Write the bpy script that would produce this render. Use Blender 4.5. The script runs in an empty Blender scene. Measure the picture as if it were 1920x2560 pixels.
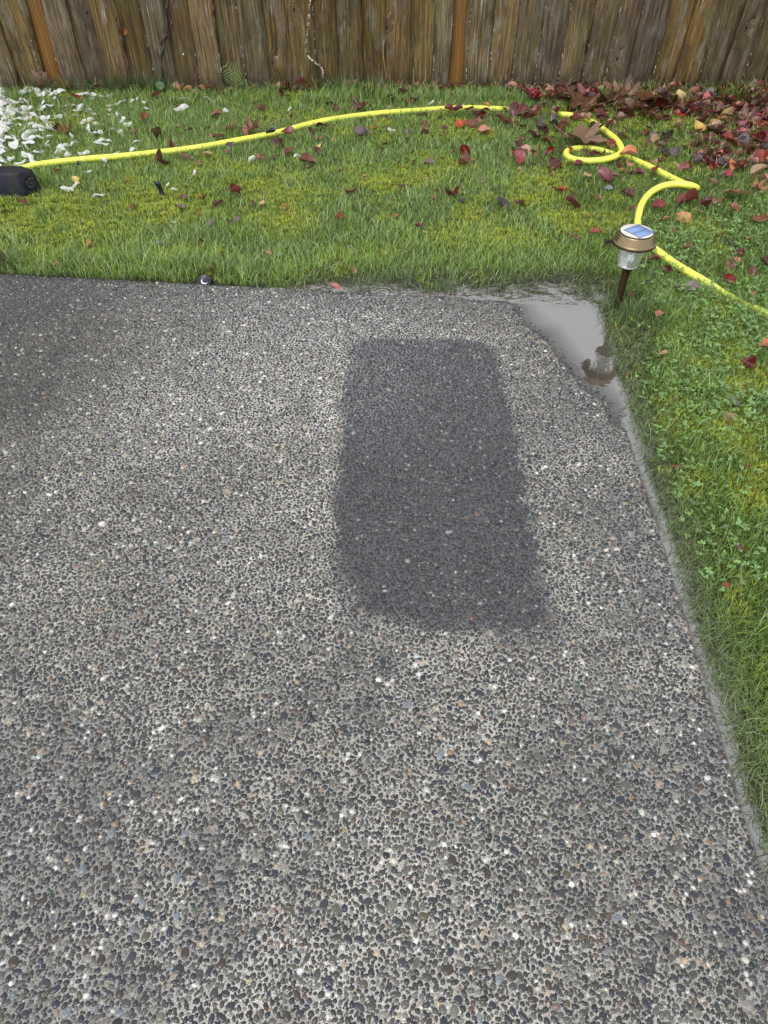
import bpy, math, random
import numpy as np
from mathutils import Vector, Matrix, Euler

# ------------------------------------------------------------------ camera, world, sun, exposure
sc = bpy.context.scene
F = 1776.0                      # focal length in pixels of the 1920 x 2560 photograph
TH = math.radians(46.4)         # downward pitch
CH = 1.34                       # camera height
cam = bpy.data.cameras.new("camera"); camo = bpy.data.objects.new("camera", cam)
sc.collection.objects.link(camo); sc.camera = camo
cam.sensor_fit = 'VERTICAL'; cam.sensor_height = 34.6; cam.lens = 34.6 * F / 2560
cam.clip_start = 0.02; cam.clip_end = 400
camo.location = (0, 0, CH); camo.rotation_euler = (math.radians(90) - TH, 0, 0)

W = bpy.data.worlds.new("World"); sc.world = W; W.use_nodes = True
wn = W.node_tree.nodes; wl = W.node_tree.links
bg = wn['Background']
sky = wn.new('ShaderNodeTexSky'); sky.sky_type = 'NISHITA'; sky.sun_disc = False
SUN_EL, SUN_ROT = math.radians(56), math.radians(212)
sky.sun_elevation = SUN_EL; sky.sun_rotation = SUN_ROT
sky.air_density = 1.0; sky.dust_density = 1.5; sky.ozone_density = 1.0
hs = wn.new('ShaderNodeHueSaturation'); hs.inputs['Saturation'].default_value = 0.22
hs.inputs['Value'].default_value = 1.0
cl = wn.new('ShaderNodeMix'); cl.data_type = 'RGBA'; cl.inputs[0].default_value = .6; cl.inputs[7].default_value = (5.6, 5.75, 6.0, 1)
wl.new(sky.outputs[0], hs.inputs['Color']); wl.new(hs.outputs[0], cl.inputs[6]); wl.new(cl.outputs[2], bg.inputs[0])
bg.inputs[1].default_value = 0.15
sl = bpy.data.lights.new("sun", 'SUN'); sl.energy = 1.0; sl.angle = math.radians(40); sl.color = (1, .975, .94)
so = bpy.data.objects.new("sun", sl); sc.collection.objects.link(so)
sd_ = Vector((math.sin(SUN_ROT) * math.cos(SUN_EL), math.cos(SUN_ROT) * math.cos(SUN_EL), math.sin(SUN_EL)))
so.rotation_euler = sd_.to_track_quat('Z', 'Y').to_euler(); so.location = (0, 0, 8)
sc.view_settings.view_transform = 'Standard'; sc.view_settings.look = 'None'
sc.view_settings.exposure = 0.85; sc.view_settings.gamma = 1.0
sc.view_settings.use_curve_mapping = False

# ------------------------------------------------------------------ helpers
rng = np.random.default_rng(7); random.seed(11)
COL = sc.collection
cT, sT = math.cos(TH), math.sin(TH)

def ray(px, py):
    dx, dy = (np.asarray(px, float) - 960) / F, (1280 - np.asarray(py, float)) / F
    return dx, cT + dy * sT, -sT + dy * cT

def P(px, py, z=0.0):
    dx, dy, dz = ray(px, py); t = (z - CH) / dz
    return np.array([dx * t, dy * t, z + 0 * t])

def PF(px, py, Y):              # on the vertical plane y = Y
    dx, dy, dz = ray(px, py); t = Y / dy
    return np.array([dx * t, Y + 0 * t, CH + dz * t])

def mpp(px, py, z=0.0):         # metres per photo pixel at that ground point
    dx, dy, dz = ray(px, py); return float((z - CH) / dz) / F

def topx(x, y, z=0.0):
    dz = z - CH
    d = y * cT - dz * sT; u = y * sT + dz * cT
    return 960 + x / d * F, 1280 - u / d * F

def hsh(ix, iy, s):
    n = (ix.astype(np.int64) * 374761393 + iy.astype(np.int64) * 668265263 + s * 1274126177) & 0xffffffff
    n = ((n ^ (n >> 13)) * 1103515245) & 0xffffffff
    return ((n ^ (n >> 16)) & 0xffff) / 65535.0

def vn(x, y, f, s=0):           # value noise 0..1
    x = np.asarray(x, float) * f + 500; y = np.asarray(y, float) * f + 500
    ix, iy = np.floor(x), np.floor(y); fx, fy = x - ix, y - iy
    fx = fx * fx * (3 - 2 * fx); fy = fy * fy * (3 - 2 * fy)
    a, b = hsh(ix, iy, s), hsh(ix + 1, iy, s); c, d = hsh(ix, iy + 1, s), hsh(ix + 1, iy + 1, s)
    return (a * (1 - fx) + b * fx) * (1 - fy) + (c * (1 - fx) + d * fx) * fy

def fbm(x, y, f, s=0): return .5 * vn(x, y, f, s) + .3 * vn(x, y, f * 2.1, s + 5) + .2 * vn(x, y, f * 4.3, s + 9)
def sst(a, b, v): t = np.clip((v - a) / (b - a), 0, 1); return t * t * (3 - 2 * t)

def mesh_np(name, V, faces, col=None, smooth=True, extra=None, uv=None):
    """faces: list of int arrays (n,k)"""
    me = bpy.data.meshes.new(name)
    V = np.asarray(V, np.float32); me.vertices.add(len(V)); me.vertices.foreach_set('co', V.ravel())
    faces = [np.asarray(f, np.int32) for f in faces if len(f)]
    li = np.concatenate([f.ravel() for f in faces])
    tot = np.concatenate([np.full(len(f), f.shape[1], np.int32) for f in faces])
    st = np.concatenate([[0], np.cumsum(tot)[:-1]]).astype(np.int32)
    me.loops.add(len(li)); me.loops.foreach_set('vertex_index', li)
    me.polygons.add(len(tot)); me.polygons.foreach_set('loop_start', st); me.polygons.foreach_set('loop_total', tot)
    if smooth: me.polygons.foreach_set('use_smooth', np.ones(len(tot), bool))
    if col is not None:
        a = me.attributes.new('col', 'FLOAT_COLOR', 'POINT')
        c = np.ones((len(V), 4), np.float32); c[:, :col.shape[1]] = col
        a.data.foreach_set('color', c.ravel())
    if extra is not None:
        for k, v in extra.items():
            a = me.attributes.new(k, 'FLOAT', 'POINT'); a.data.foreach_set('value', np.asarray(v, np.float32))
    me.update(calc_edges=True); me.validate()
    return me

def link(name, me, mat=None, parent=None, loc=None):
    o = bpy.data.objects.new(name, me); COL.objects.link(o)
    if mat is not None and me is not None and len(me.materials) == 0: me.materials.append(mat)
    if parent is not None: o.parent = parent
    if loc is not None: o.location = loc
    return o

def tag(o, label=None, cat=None, group=None, kind=None):
    if label: o['label'] = label
    if cat: o['category'] = cat
    if group: o['group'] = group
    if kind: o['kind'] = kind
    return o

def empty(name, loc, label, cat, group=None):
    o = bpy.data.objects.new(name, None); COL.objects.link(o); o.location = loc; o.empty_display_size = .05
    return tag(o, label, cat, group)

def catmull(pts, n):
    pts = [np.array(p, float) for p in pts]
    pts = [2 * pts[0] - pts[1]] + pts + [2 * pts[-1] - pts[-2]]; out = []
    for i in range(1, len(pts) - 2):
        p0, p1, p2, p3 = pts[i - 1:i + 3]
        for k in range(n):
            t = k / n
            out.append(.5 * (2 * p1 + (p2 - p0) * t + (2 * p0 - 5 * p1 + 4 * p2 - p3) * t * t + (3 * p1 - p0 - 3 * p2 + p3) * t ** 3))
    out.append(pts[-2]); return np.array(out)

def tube(path, rad, seg=8, jit=0.0):
    path = np.asarray(path, float); n = len(path); rad = np.broadcast_to(np.asarray(rad, float), (n,))
    T = np.gradient(path, axis=0); T /= np.linalg.norm(T, axis=1)[:, None] + 1e-9
    up = np.array([0, 0, 1.]); N = []; prev = None
    for t in T:
        if prev is None: nrm = np.cross(t, up if abs(t[2]) < .9 else np.array([1., 0, 0]))
        else: nrm = prev - t * np.dot(prev, t)
        nrm /= np.linalg.norm(nrm) + 1e-9; N.append(nrm); prev = nrm
    N = np.array(N); B = np.cross(T, N); a = np.arange(seg) / seg * 2 * math.pi
    R = rad[:, None] * (1 + jit * (rng.random((n, seg)) - .5))
    V = path[:, None, :] + R[..., None] * (np.cos(a)[None, :, None] * N[:, None, :] + np.sin(a)[None, :, None] * B[:, None, :])
    V = V.reshape(-1, 3); i = np.arange(n - 1)[:, None] * seg; j = np.arange(seg)[None, :]; j2 = (j + 1) % seg
    Fq = np.stack([i + j, i + j2, i + seg + j2, i + seg + j], -1).reshape(-1, 4)
    V = np.vstack([V, path[0], path[-1]]); c0, c1 = n * seg, n * seg + 1; jj = np.arange(seg); kk = (jj + 1) % seg
    Ft = np.vstack([np.stack([np.full(seg, c0), kk, jj], -1), np.stack([np.full(seg, c1), (n - 1) * seg + jj, (n - 1) * seg + kk], -1)])
    return V, [Fq, Ft]

def lathe(prof, seg=40, ribs=0, rdep=0.0):
    prof = np.asarray(prof, float); n = len(prof); a = np.arange(seg) / seg * 2 * math.pi
    R = prof[:, 0][:, None] * (1 + (rdep * np.cos(a * ribs))[None, :] if ribs else np.ones((1, seg)))
    V = np.stack([R * np.cos(a), R * np.sin(a), np.repeat(prof[:, 1][:, None], seg, 1)], -1).reshape(-1, 3)
    i = np.arange(n - 1)[:, None] * seg; j = np.arange(seg)[None, :]; j2 = (j + 1) % seg
    return V, [np.stack([i + j, i + j2, i + seg + j2, i + seg + j], -1).reshape(-1, 4)]

# ------------------------------------------------------------------ materials
def mat(name, base=(.5, .5, .5), rough=.5, metal=0, ior=1.5, trans=0, spec=.5):
    m = bpy.data.materials.new(name); m.use_nodes = True
    b = m.node_tree.nodes['Principled BSDF']
    b.inputs['Base Color'].default_value = (*base, 1); b.inputs['Roughness'].default_value = rough
    b.inputs['Metallic'].default_value = metal; b.inputs['IOR'].default_value = ior
    b.inputs['Transmission Weight'].default_value = trans; b.inputs['Specular IOR Level'].default_value = spec
    return m, m.node_tree, b

class NB:
    def __init__(s, nt): s.nt = nt
    def n(s, t, **kw):
        x = s.nt.nodes.new(t)
        for k, v in kw.items(): setattr(x, k, v)
        return x
    def l(s, a, b): s.nt.links.new(a, b)
    def v(s, x, inp):
        if hasattr(x, 'is_output') or isinstance(x, bpy.types.NodeSocket): s.l(x, inp)
        elif x is not None: inp.default_value = x
    def noise(s, vec, scale, det=4, rough=.6, dim='3D'):
        x = s.n('ShaderNodeTexNoise'); x.inputs['Scale'].default_value = scale
        x.inputs['Detail'].default_value = det; x.inputs['Roughness'].default_value = rough
        if vec is not None: s.l(vec, x.inputs['Vector'])
        return x.outputs['Fac']
    def math(s, op, a, b=None, c=None, clamp=False):
        x = s.n('ShaderNodeMath', operation=op); x.use_clamp = clamp
        s.v(a, x.inputs[0]); s.v(b, x.inputs[1])
        if c is not None: s.v(c, x.inputs[2])
        return x.outputs[0]
    def rng(s, v, a, b, c=0., d=1.):
        x = s.n('ShaderNodeMapRange', interpolation_type='SMOOTHSTEP'); s.l(v, x.inputs[0])
        for k, q in zip((1, 2, 3, 4), (a, b, c, d)): x.inputs[k].default_value = q
        return x.outputs[0]
    def mix(s, f, a, b, mode='MIX'):
        x = s.n('ShaderNodeMix', data_type='RGBA', blend_type=mode)
        s.v(f, x.inputs[0])
        for q, i in ((a, x.inputs[6]), (b, x.inputs[7])):
            if isinstance(q, tuple): i.default_value = (*q, 1)
            else: s.l(q, i)
        return x.outputs[2]
    def attr(s, name, typ='GEOMETRY'):
        x = s.n('ShaderNodeAttribute'); x.attribute_name = name; x.attribute_type = typ; return x
    def scale(s, vec, sx, sy, sz):
        x = s.n('ShaderNodeVectorMath', operation='MULTIPLY'); s.l(vec, x.inputs[0]); x.inputs[1].default_value = (sx, sy, sz)
        return x.outputs[0]
    def bump(s, h, strength, dist, bsdf):
        x = s.n('ShaderNodeBump'); x.inputs['Strength'].default_value = strength; x.inputs['Distance'].default_value = dist
        s.l(h, x.inputs['Height']); s.l(x.outputs[0], bsdf.inputs['Normal'])

# mortar of the slab
def mortar_mat():
    m, nt, b = mat("exposed_aggregate_mortar", rough=.6); q = NB(nt)
    g = q.n('ShaderNodeNewGeometry').outputs['Position']
    col = q.attr('col'); film = q.attr('film').outputs['Fac']; outer = q.attr('outer').outputs['Fac']
    n1 = q.noise(g, 420, 3, .7); n2 = q.noise(g, 1500, 2, .7); n3 = q.noise(g, 14, 4)
    k = q.math('ADD', q.rng(n1, .36, .64, .35, 1.5), q.rng(n2, .40, .60, -.35, .5))
    k = q.math('MULTIPLY', k, q.rng(n3, .3, .7, .85, 1.15))
    kk = q.n('ShaderNodeCombineColor'); [q.l(k, kk.inputs[i]) for i in range(3)]
    c = q.mix(1.0, col.outputs['Color'], kk.outputs[0], 'MULTIPLY')
    # stones by material only on the far, unseen stretch of slab
    vo = q.n('ShaderNodeTexVoronoi'); vo.inputs['Scale'].default_value = 105; q.l(g, vo.inputs['Vector'])
    st = q.rng(vo.outputs['Distance'], .42, .5, 1, 0)
    rp = q.n('ShaderNodeValToRGB'); q.l(vo.outputs['Color'], rp.inputs[0])
    e = rp.color_ramp.elements; e[0].position = 0; e[0].color = (.03, .033, .04, 1); e[1].position = 1; e[1].color = (.4, .36, .3, 1)
    x = e.new(.6); x.color = (.07, .07, .065, 1); x = e.new(.85); x.color = (.16, .13, .1, 1)
    c = q.mix(q.math('MULTIPLY', st, outer), c, rp.outputs[0]); q.l(c, b.inputs['Base Color'])
    r = q.math('MULTIPLY_ADD', film, -.38, .58); q.l(r, b.inputs['Roughness']); q.l(q.math('MULTIPLY_ADD', film, .4, .4), b.inputs['Specular IOR Level']); q.l(q.math('MULTIPLY_ADD', q.attr('sheen').outputs['Fac'], .75, 1.45), b.inputs['IOR'])
    h = q.math('ADD', q.math('MULTIPLY', n1, 1.0), q.math('MULTIPLY', n2, .4))
    bm = q.n('ShaderNodeBump'); bm.inputs['Distance'].default_value = .0012
    q.l(q.math('MULTIPLY_ADD', film, -.5, .8), bm.inputs['Strength']); q.l(h, bm.inputs['Height']); q.l(bm.outputs[0], b.inputs['Normal'])
    return m
M_MORTAR = mortar_mat()

def pebble_mat():
    m, nt, b = mat("wet_river_pebbles", rough=.2, spec=.5); q = NB(nt)
    g = q.n('ShaderNodeNewGeometry').outputs['Position']; col = q.attr('col')
    n = q.noise(g, 350, 3, .65); k = q.rng(n, .3, .72, .7, 1.35)
    kk = q.n('ShaderNodeCombineColor'); [q.l(k, kk.inputs[i]) for i in range(3)]
    q.l(q.mix(1.0, col.outputs['Color'], kk.outputs[0], 'MULTIPLY'), b.inputs['Base Color'])
    q.l(q.rng(n, .3, .7, .12, .34), b.inputs['Roughness'])
    q.bump(n, .3, .0008, b)
    return m
M_PEB = pebble_mat()

def soil_mat():
    m, nt, b = mat("wet_soil", rough=.75); q = NB(nt)
    g = q.n('ShaderNodeNewGeometry').outputs['Position']; col = q.attr('col')
    n = q.noise(g, 60, 6, .7); n2 = q.noise(g, 400, 3, .7)
    k = q.math('MULTIPLY', q.rng(n, .3, .7, .6, 1.3), q.rng(n2, .3, .7, .6, 1.4))
    kk = q.n('ShaderNodeCombineColor'); [q.l(k, kk.inputs[i]) for i in range(3)]
    q.l(q.mix(1.0, col.outputs['Color'], kk.outputs[0], 'MULTIPLY'), b.inputs['Base Color'])
    q.bump(q.math('ADD', n, n2), 1, .006, b)
    return m
M_SOIL = soil_mat()

def blade_mat(name, transl=.3, rough=.42):
    m, nt, b = mat(name, rough=rough, spec=.5); q = NB(nt)
    col = q.attr('col'); q.l(col.outputs['Color'], b.inputs['Base Color'])
    t = q.n('ShaderNodeBsdfTranslucent'); q.l(col.outputs['Color'], t.inputs['Color'])
    mx = q.n('ShaderNodeMixShader'); mx.inputs[0].default_value = transl
    q.l(b.outputs[0], mx.inputs[1]); q.l(t.outputs[0], mx.inputs[2])
    q.l(mx.outputs[0], nt.nodes['Material Output'].inputs[0])
    return m
M_GRASS = blade_mat("grass_blades"); M_MOSS = blade_mat("moss_tips", .25, .7); M_CLOV = blade_mat("buttercup_leaves", .2, .45)

def water_mat():
    m, nt, b = mat("standing_rainwater", (.075, .066, .055), .015, ior=2.75); q = NB(nt)
    g = q.n('ShaderNodeNewGeometry').outputs['Position']
    n = q.noise(g, 22, 3, .5)
    wv = q.n('ShaderNodeTexWave', wave_type='RINGS', rings_direction='SPHERICAL')
    mp = q.n('ShaderNodeVectorMath', operation='SUBTRACT'); q.l(g, mp.inputs[0]); mp.inputs[1].default_value = tuple(P(955, 731, -.006))
    q.l(mp.outputs[0], wv.inputs['Vector']); wv.inputs['Scale'].default_value = 18
    ln = q.n('ShaderNodeVectorMath', operation='LENGTH'); q.l(mp.outputs[0], ln.inputs[0])
    ring = q.math('MULTIPLY', wv.outputs['Fac'], q.rng(ln.outputs['Value'], .0, .09, .25, 0))
    # rain and stems ripple the flooded grass; the open puddle on the slab is calm
    calm = q.attr('calm').outputs['Fac']
    n5 = q.noise(g, 55, 2, .5)
    h = q.math('ADD', q.math('MULTIPLY', n, q.math('MULTIPLY_ADD', calm, -.88, 1.)), ring)
    h = q.math('ADD', h, q.math('MULTIPLY', n5, q.math('MULTIPLY_ADD', calm, -.3, .3)))
    q.bump(h, .55, .01, b)
    tr = q.n('ShaderNodeBsdfTransparent'); mx = q.n('ShaderNodeMixShader')
    fr = q.n('ShaderNodeFresnel'); fr.inputs['IOR'].default_value = 2.75
    mud = q.math('MULTIPLY_ADD', q.attr('deep').outputs['Fac'], .85, .10)
    f = q.math('ADD', mud, fr.outputs[0], clamp=True)
    q.l(f, mx.inputs[0]); q.l(tr.outputs[0], mx.inputs[1]); q.l(b.outputs[0], mx.inputs[2])
    q.l(mx.outputs[0], nt.nodes['Material Output'].inputs[0])
    return m
M_WATER = water_mat()

def wood_mat():
    m, nt, b = mat("weathered_cedar", rough=.8, spec=.25); q = NB(nt)
    oc = q.n('ShaderNodeTexCoord').outputs['Object']; rnd = q.n('ShaderNodeObjectInfo').outputs['Random']
    off = q.n('ShaderNodeCombineXYZ'); q.l(q.math('MULTIPLY', rnd, 37.), off.inputs[0]); q.l(q.math('MULTIPLY', rnd, 91.), off.inputs[2])
    ad = q.n('ShaderNodeVectorMath', operation='ADD'); q.l(oc, ad.inputs[0]); q.l(off.outputs[0], ad.inputs[1]); v = ad.outputs[0]
    # knot: a custom pair of properties on the board bends the grain round an eye
    sp = q.n('ShaderNodeSeparateXYZ'); q.l(oc, sp.inputs[0])
    kx = q.attr('knot_x', 'OBJECT').outputs['Fac']; kz = q.attr('knot_z', 'OBJECT').outputs['Fac']
    dx = q.math('SUBTRACT', sp.outputs[0], kx); dz = q.math('MULTIPLY', q.math('SUBTRACT', sp.outputs[2], kz), .6)
    d = q.math('SQRT', q.math('ADD', q.math('MULTIPLY', dx, dx), q.math('MULTIPLY', dz, dz)))
    d = q.math('ADD', d, q.math('MULTIPLY_ADD', q.noise(v, 40, 2), .012, -.006))
    near = q.rng(d, .012, .05, 1, 0)
    warp = q.math('MULTIPLY', near, .6)
    cv = q.n('ShaderNodeCombineXYZ'); q.l(q.math('ADD', sp.outputs[0], q.math('MULTIPLY', warp, .05)), cv.inputs[0]); q.l(sp.outputs[2], cv.inputs[2])
    ad2 = q.n('ShaderNodeVectorMath', operation='ADD'); q.l(cv.outputs[0], ad2.inputs[0]); q.l(off.outputs[0], ad2.inputs[1]); v2 = ad2.outputs[0]
    gr = q.noise(q.scale(v2, 260, 40, 5), 1, 4, .65)      # fine grain
    gm = q.noise(q.scale(v2, 60, 20, 2.2), 1, 3, .6)      # broad bands
    big = q.noise(q.scale(v, 16, 8, 6), 1, 4, .6)
    c = q.mix(q.rng(gm, .32, .68), (.11, .074, .028), (.31, .22, .10))
    c = q.mix(q.math('MULTIPLY', q.rng(gr, .40, .58, 1, 0), .8), c, (.035, .022, .011))
    grey = q.math('MULTIPLY', q.rng(big, .50, .68), q.rng(gr, .35, .6, .3, 1))
    c = q.mix(q.math('MULTIPLY', grey, .78), c, (.26, .235, .19))
    # algae green and damp at the foot, bleached fibre streaks
    c = q.mix(q.math('MULTIPLY', q.rng(q.noise(q.scale(v, 12, 8, 9), 1, 3), .46, .66), .5), c, (.12, .115, .04))
    foot = q.rng(q.math('ADD', sp.outputs[2], q.math('MULTIPLY', big, .12)), .06, .2, 1, 0)
    c = q.mix(q.math('MULTIPLY', foot, .8), c, (.045, .032, .020))
    st = q.math('MULTIPLY', q.rng(q.noise(q.scale(v2, 75, 20, 4.), 1, 4, .7), .60, .68), q.rng(gr, .38, .5))
    c = q.mix(q.math('MULTIPLY', st, .85), c, (.56, .51, .41))
    dk = q.noise(q.scale(v, 7, 5, 3.2), 1, 5, .7)
    c = q.mix(q.rng(dk, .50, .64, 0, .6), c, (.045, .034, .022))
    rings = q.math('SINE', q.math('MULTIPLY', d, 900.))
    kc = q.mix(q.rng(rings, -1, 1), (.05, .03, .016), (.2, .15, .09))
    kc = q.mix(q.rng(d, .003, .009, 1, 0), kc, (.02, .014, .01))
    c = q.mix(q.rng(d, .016, .03, .9, 0), c, kc)
    hsv = q.n('ShaderNodeHueSaturation'); q.l(c, hsv.inputs['Color'])
    r2 = q.math('FRACT', q.math('MULTIPLY', rnd, 7.31)); r3 = q.math('FRACT', q.math('MULTIPLY', rnd, 13.7))
    q.l(q.math('MULTIPLY_ADD', r2, .016, .488), hsv.inputs['Hue']); q.l(q.math('MULTIPLY_ADD', r3, .45, .72), hsv.inputs['Saturation'])
    q.l(q.math('MULTIPLY_ADD', rnd, .5, .62), hsv.inputs['Value'])
    q.l(hsv.outputs[0], b.inputs['Base Color'])
    q.bump(q.math('ADD', gr, q.math('MULTIPLY', gm, .6)), 1., .007, b)
    return m
M_WOOD = wood_mat()

def post_mat():
    m, nt, b = mat("treated_timber", rough=.75, spec=.3); q = NB(nt)
    oc = q.n('ShaderNodeTexCoord').outputs['Object']
    gr = q.noise(q.scale(oc, 150, 30, 6), 1, 3); n = q.noise(oc, 9, 3)
    c = q.mix(q.rng(gr, .35, .65), (.135, .062, .012), (.215, .105, .023))
    c = q.mix(q.rng(n, .4, .7, 0, .5), c, (.12, .07, .02))
    sp = q.n('ShaderNodeSeparateXYZ'); q.l(oc, sp.inputs[0])   # rows of incising cuts
    a = q.math('FRACT', q.math('MULTIPLY', sp.outputs[0], 90.)); row = q.math('FLOOR', q.math('MULTIPLY', sp.outputs[0], 90.))
    z = q.math('FRACT', q.math('ADD', q.math('MULTIPLY', sp.outputs[2], 38.), q.math('MULTIPLY', row, .5)))
    s = q.math('MULTIPLY', q.rng(q.math('ABSOLUTE', q.math('SUBTRACT', a, .5)), .1, .2, 1, 0), q.rng(q.math('ABSOLUTE', q.math('SUBTRACT', z, .5)), .2, .28, 1, 0))
    c = q.mix(q.math('MULTIPLY', s, .5), c, (.05, .02, .006)); q.l(c, b.inputs['Base Color'])
    q.bump(q.math('SUBTRACT', gr, q.math('MULTIPLY', s, 2.)), .6, .002, b)
    return m
M_POST = post_mat()

def leaf_mat(name, c1, c2, under, rough=.3, spots=0.):
    m, nt, b = mat(name, rough=rough, spec=.55); q = NB(nt)
    oc = q.n('ShaderNodeTexCoord').outputs['Object']; rnd = q.n('ShaderNodeObjectInfo').outputs['Random']
    n = q.noise(oc, 3.2, 4, .65)
    c = q.mix(q.rng(n, .35, .68), c1, c2)
    sp = q.n('ShaderNodeSeparateXYZ'); q.l(oc, sp.inputs[0])
    ax = q.math('ABSOLUTE', sp.outputs[0])
    mid = q.rng(ax, .012, .03, 1, 0)
    vein = q.math('SINE', q.math('MULTIPLY', q.math('SUBTRACT', sp.outputs[1], q.math('MULTIPLY', ax, .8)), 48.))
    vn_ = q.math('MAXIMUM', q.math('MULTIPLY', mid, .6), q.rng(vein, .9, 1., 0, .28))
    c = q.mix(vn_, c, under)
    if spots:
        vo = q.n('ShaderNodeTexVoronoi'); vo.inputs['Scale'].default_value = 9; q.l(oc, vo.inputs['Vector'])
        c = q.mix(q.rng(vo.outputs['Distance'], .12, .2, spots, 0), c, (.03, .02, .015))
    bf = q.n('ShaderNodeNewGeometry').outputs['Backfacing']
    c = q.mix(q.math('MULTIPLY', bf, .6), c, under)
    h = q.n('ShaderNodeHueSaturation'); q.l(c, h.inputs['Color'])
    q.l(q.math('MULTIPLY_ADD', rnd, .75, .38), h.inputs['Value']); r2 = q.math('FRACT', q.math('MULTIPLY', rnd, 9.7))
    q.l(q.math('MULTIPLY_ADD', r2, .03, .485), h.inputs['Hue']); q.l(h.outputs[0], b.inputs['Base Color'])
    q.bump(q.math('ADD', n, q.math('MULTIPLY', vn_, -.6)), .5, .004, b)
    t = q.n('ShaderNodeBsdfTranslucent'); q.l(h.outputs[0], t.inputs['Color']); mx = q.n('ShaderNodeMixShader'); mx.inputs[0].default_value = .15
    q.l(b.outputs[0], mx.inputs[1]); q.l(t.outputs[0], mx.inputs[2]); q.l(mx.outputs[0], nt.nodes['Material Output'].inputs[0])
    return m
LM = {
 'dark red':   leaf_mat('leaf_dark_red', (.075, .006, .008), (.14, .014, .014), (.22, .07, .07), .25),
 'crimson':    leaf_mat('leaf_crimson', (.16, .007, .012), (.26, .016, .02), (.34, .10, .10), .28),
 'bright red': leaf_mat('leaf_bright_red', (.30, .018, .015), (.42, .04, .03), (.5, .2, .16), .35),
 'brownish red': leaf_mat('leaf_brownish_red', (.13, .022, .014), (.2, .05, .025), (.26, .12, .09), .32),
 'brown':      leaf_mat('leaf_brown', (.10, .04, .018), (.17, .072, .03), (.26, .15, .09), .35),
 'tan':        leaf_mat('leaf_tan', (.40, .23, .12), (.5, .31, .18), (.55, .38, .26), .5, .3),
 'pink':       leaf_mat('leaf_pink', (.46, .12, .10), (.6, .26, .20), (.6, .34, .29), .42, .3),
 'orange':     leaf_mat('leaf_orange', (.42, .12, .03), (.52, .22, .07), (.5, .3, .18), .42, .3),
 'yellow':     leaf_mat('leaf_yellow', (.62, .40, .07), (.7, .52, .16), (.7, .55, .3), .45, .8),
 'purple grey': leaf_mat('leaf_purple_grey', (.13, .075, .095), (.22, .15, .17), (.26, .2, .22), .3),
 'blackish':   leaf_mat('leaf_blackish', (.016, .011, .012), (.035, .022, .022), (.12, .1, .11), .25),
 'grey':       leaf_mat('leaf_grey', (.16, .14, .15), (.24, .21, .22), (.3, .27, .28), .35),
}
def petal_mat(name, c1, c2):
    m, nt, b = mat(name, rough=.5); q = NB(nt)
    oc = q.n('ShaderNodeTexCoord').outputs['Object']; rnd = q.n('ShaderNodeObjectInfo').outputs['Random']
    n = q.noise(oc, 1.4, 3, .6); c = q.mix(q.rng(n, .5, .7), c1, c2)
    c = q.mix(q.rng(q.noise(oc, 6, 4, .7), .64, .74, 0, .5), c, (.45, .33, .18))
    q.l(c, b.inputs['Base Color']); q.bump(q.noise(oc, 6, 3), .5, .008, b)
    t = q.n('ShaderNodeBsdfTranslucent'); q.l(c, t.inputs['Color']); mx = q.n('ShaderNodeMixShader'); mx.inputs[0].default_value = .3
    q.l(b.outputs[0], mx.inputs[1]); q.l(t.outputs[0], mx.inputs[2]); q.l(mx.outputs[0], nt.nodes['Material Output'].inputs[0])
    return m
M_PETAL = petal_mat('white_petal', (.80, .80, .79), (.76, .77, .74)); M_PETALP = petal_mat('pink_flushed_petal', (.80, .77, .77), (.74, .42, .5))

# ------------------------------------------------------------------ slab and ground fields
C0 = P(1479, 761)[:2]; BL = P(0, 686)[:2]; RD = P(1880, 2100)[:2]
eu = (BL - C0) / np.linalg.norm(BL - C0)          # leftwards along the back edge
ev = (RD - C0) / np.linalg.norm(RD - C0)          # towards the camera along the side edge
nb = np.array([eu[1], -eu[0]]); nb = nb if np.dot(nb, ev) > 0 else -nb     # inside of back edge
nr = np.array([ev[1], -ev[0]]); nr = nr if np.dot(nr, eu) > 0 else -nr     # inside of side edge
def sdb(x, y): return (x - C0[0]) * nb[0] + (y - C0[1]) * nb[1]
def sdr(x, y): return (x - C0[0]) * nr[0] + (y - C0[1]) * nr[1]
WZ = -.006
S0, S1 = P(1262, 742)[:2], P(1560, 1065)[:2]; ds = (S1 - S0) / np.linalg.norm(S1 - S0); ns = np.array([ds[1], -ds[0]])
if np.dot(ns, np.array([0, 1.]) - S0) < 0: ns = -ns
def shore(x, y): return (x - S0[0]) * ns[0] + (y - S0[1]) * ns[1] + .034 * (fbm(x, y, 9, 3) - .5) * 2 + .014 * (vn(x, y, 40, 4) - .5)
def slab_z(x, y): return np.clip(-.0065 + shore(x, y) * .052, -.017, .0045) + .0012 * (vn(x, y, 6, 8) - .5)

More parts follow.
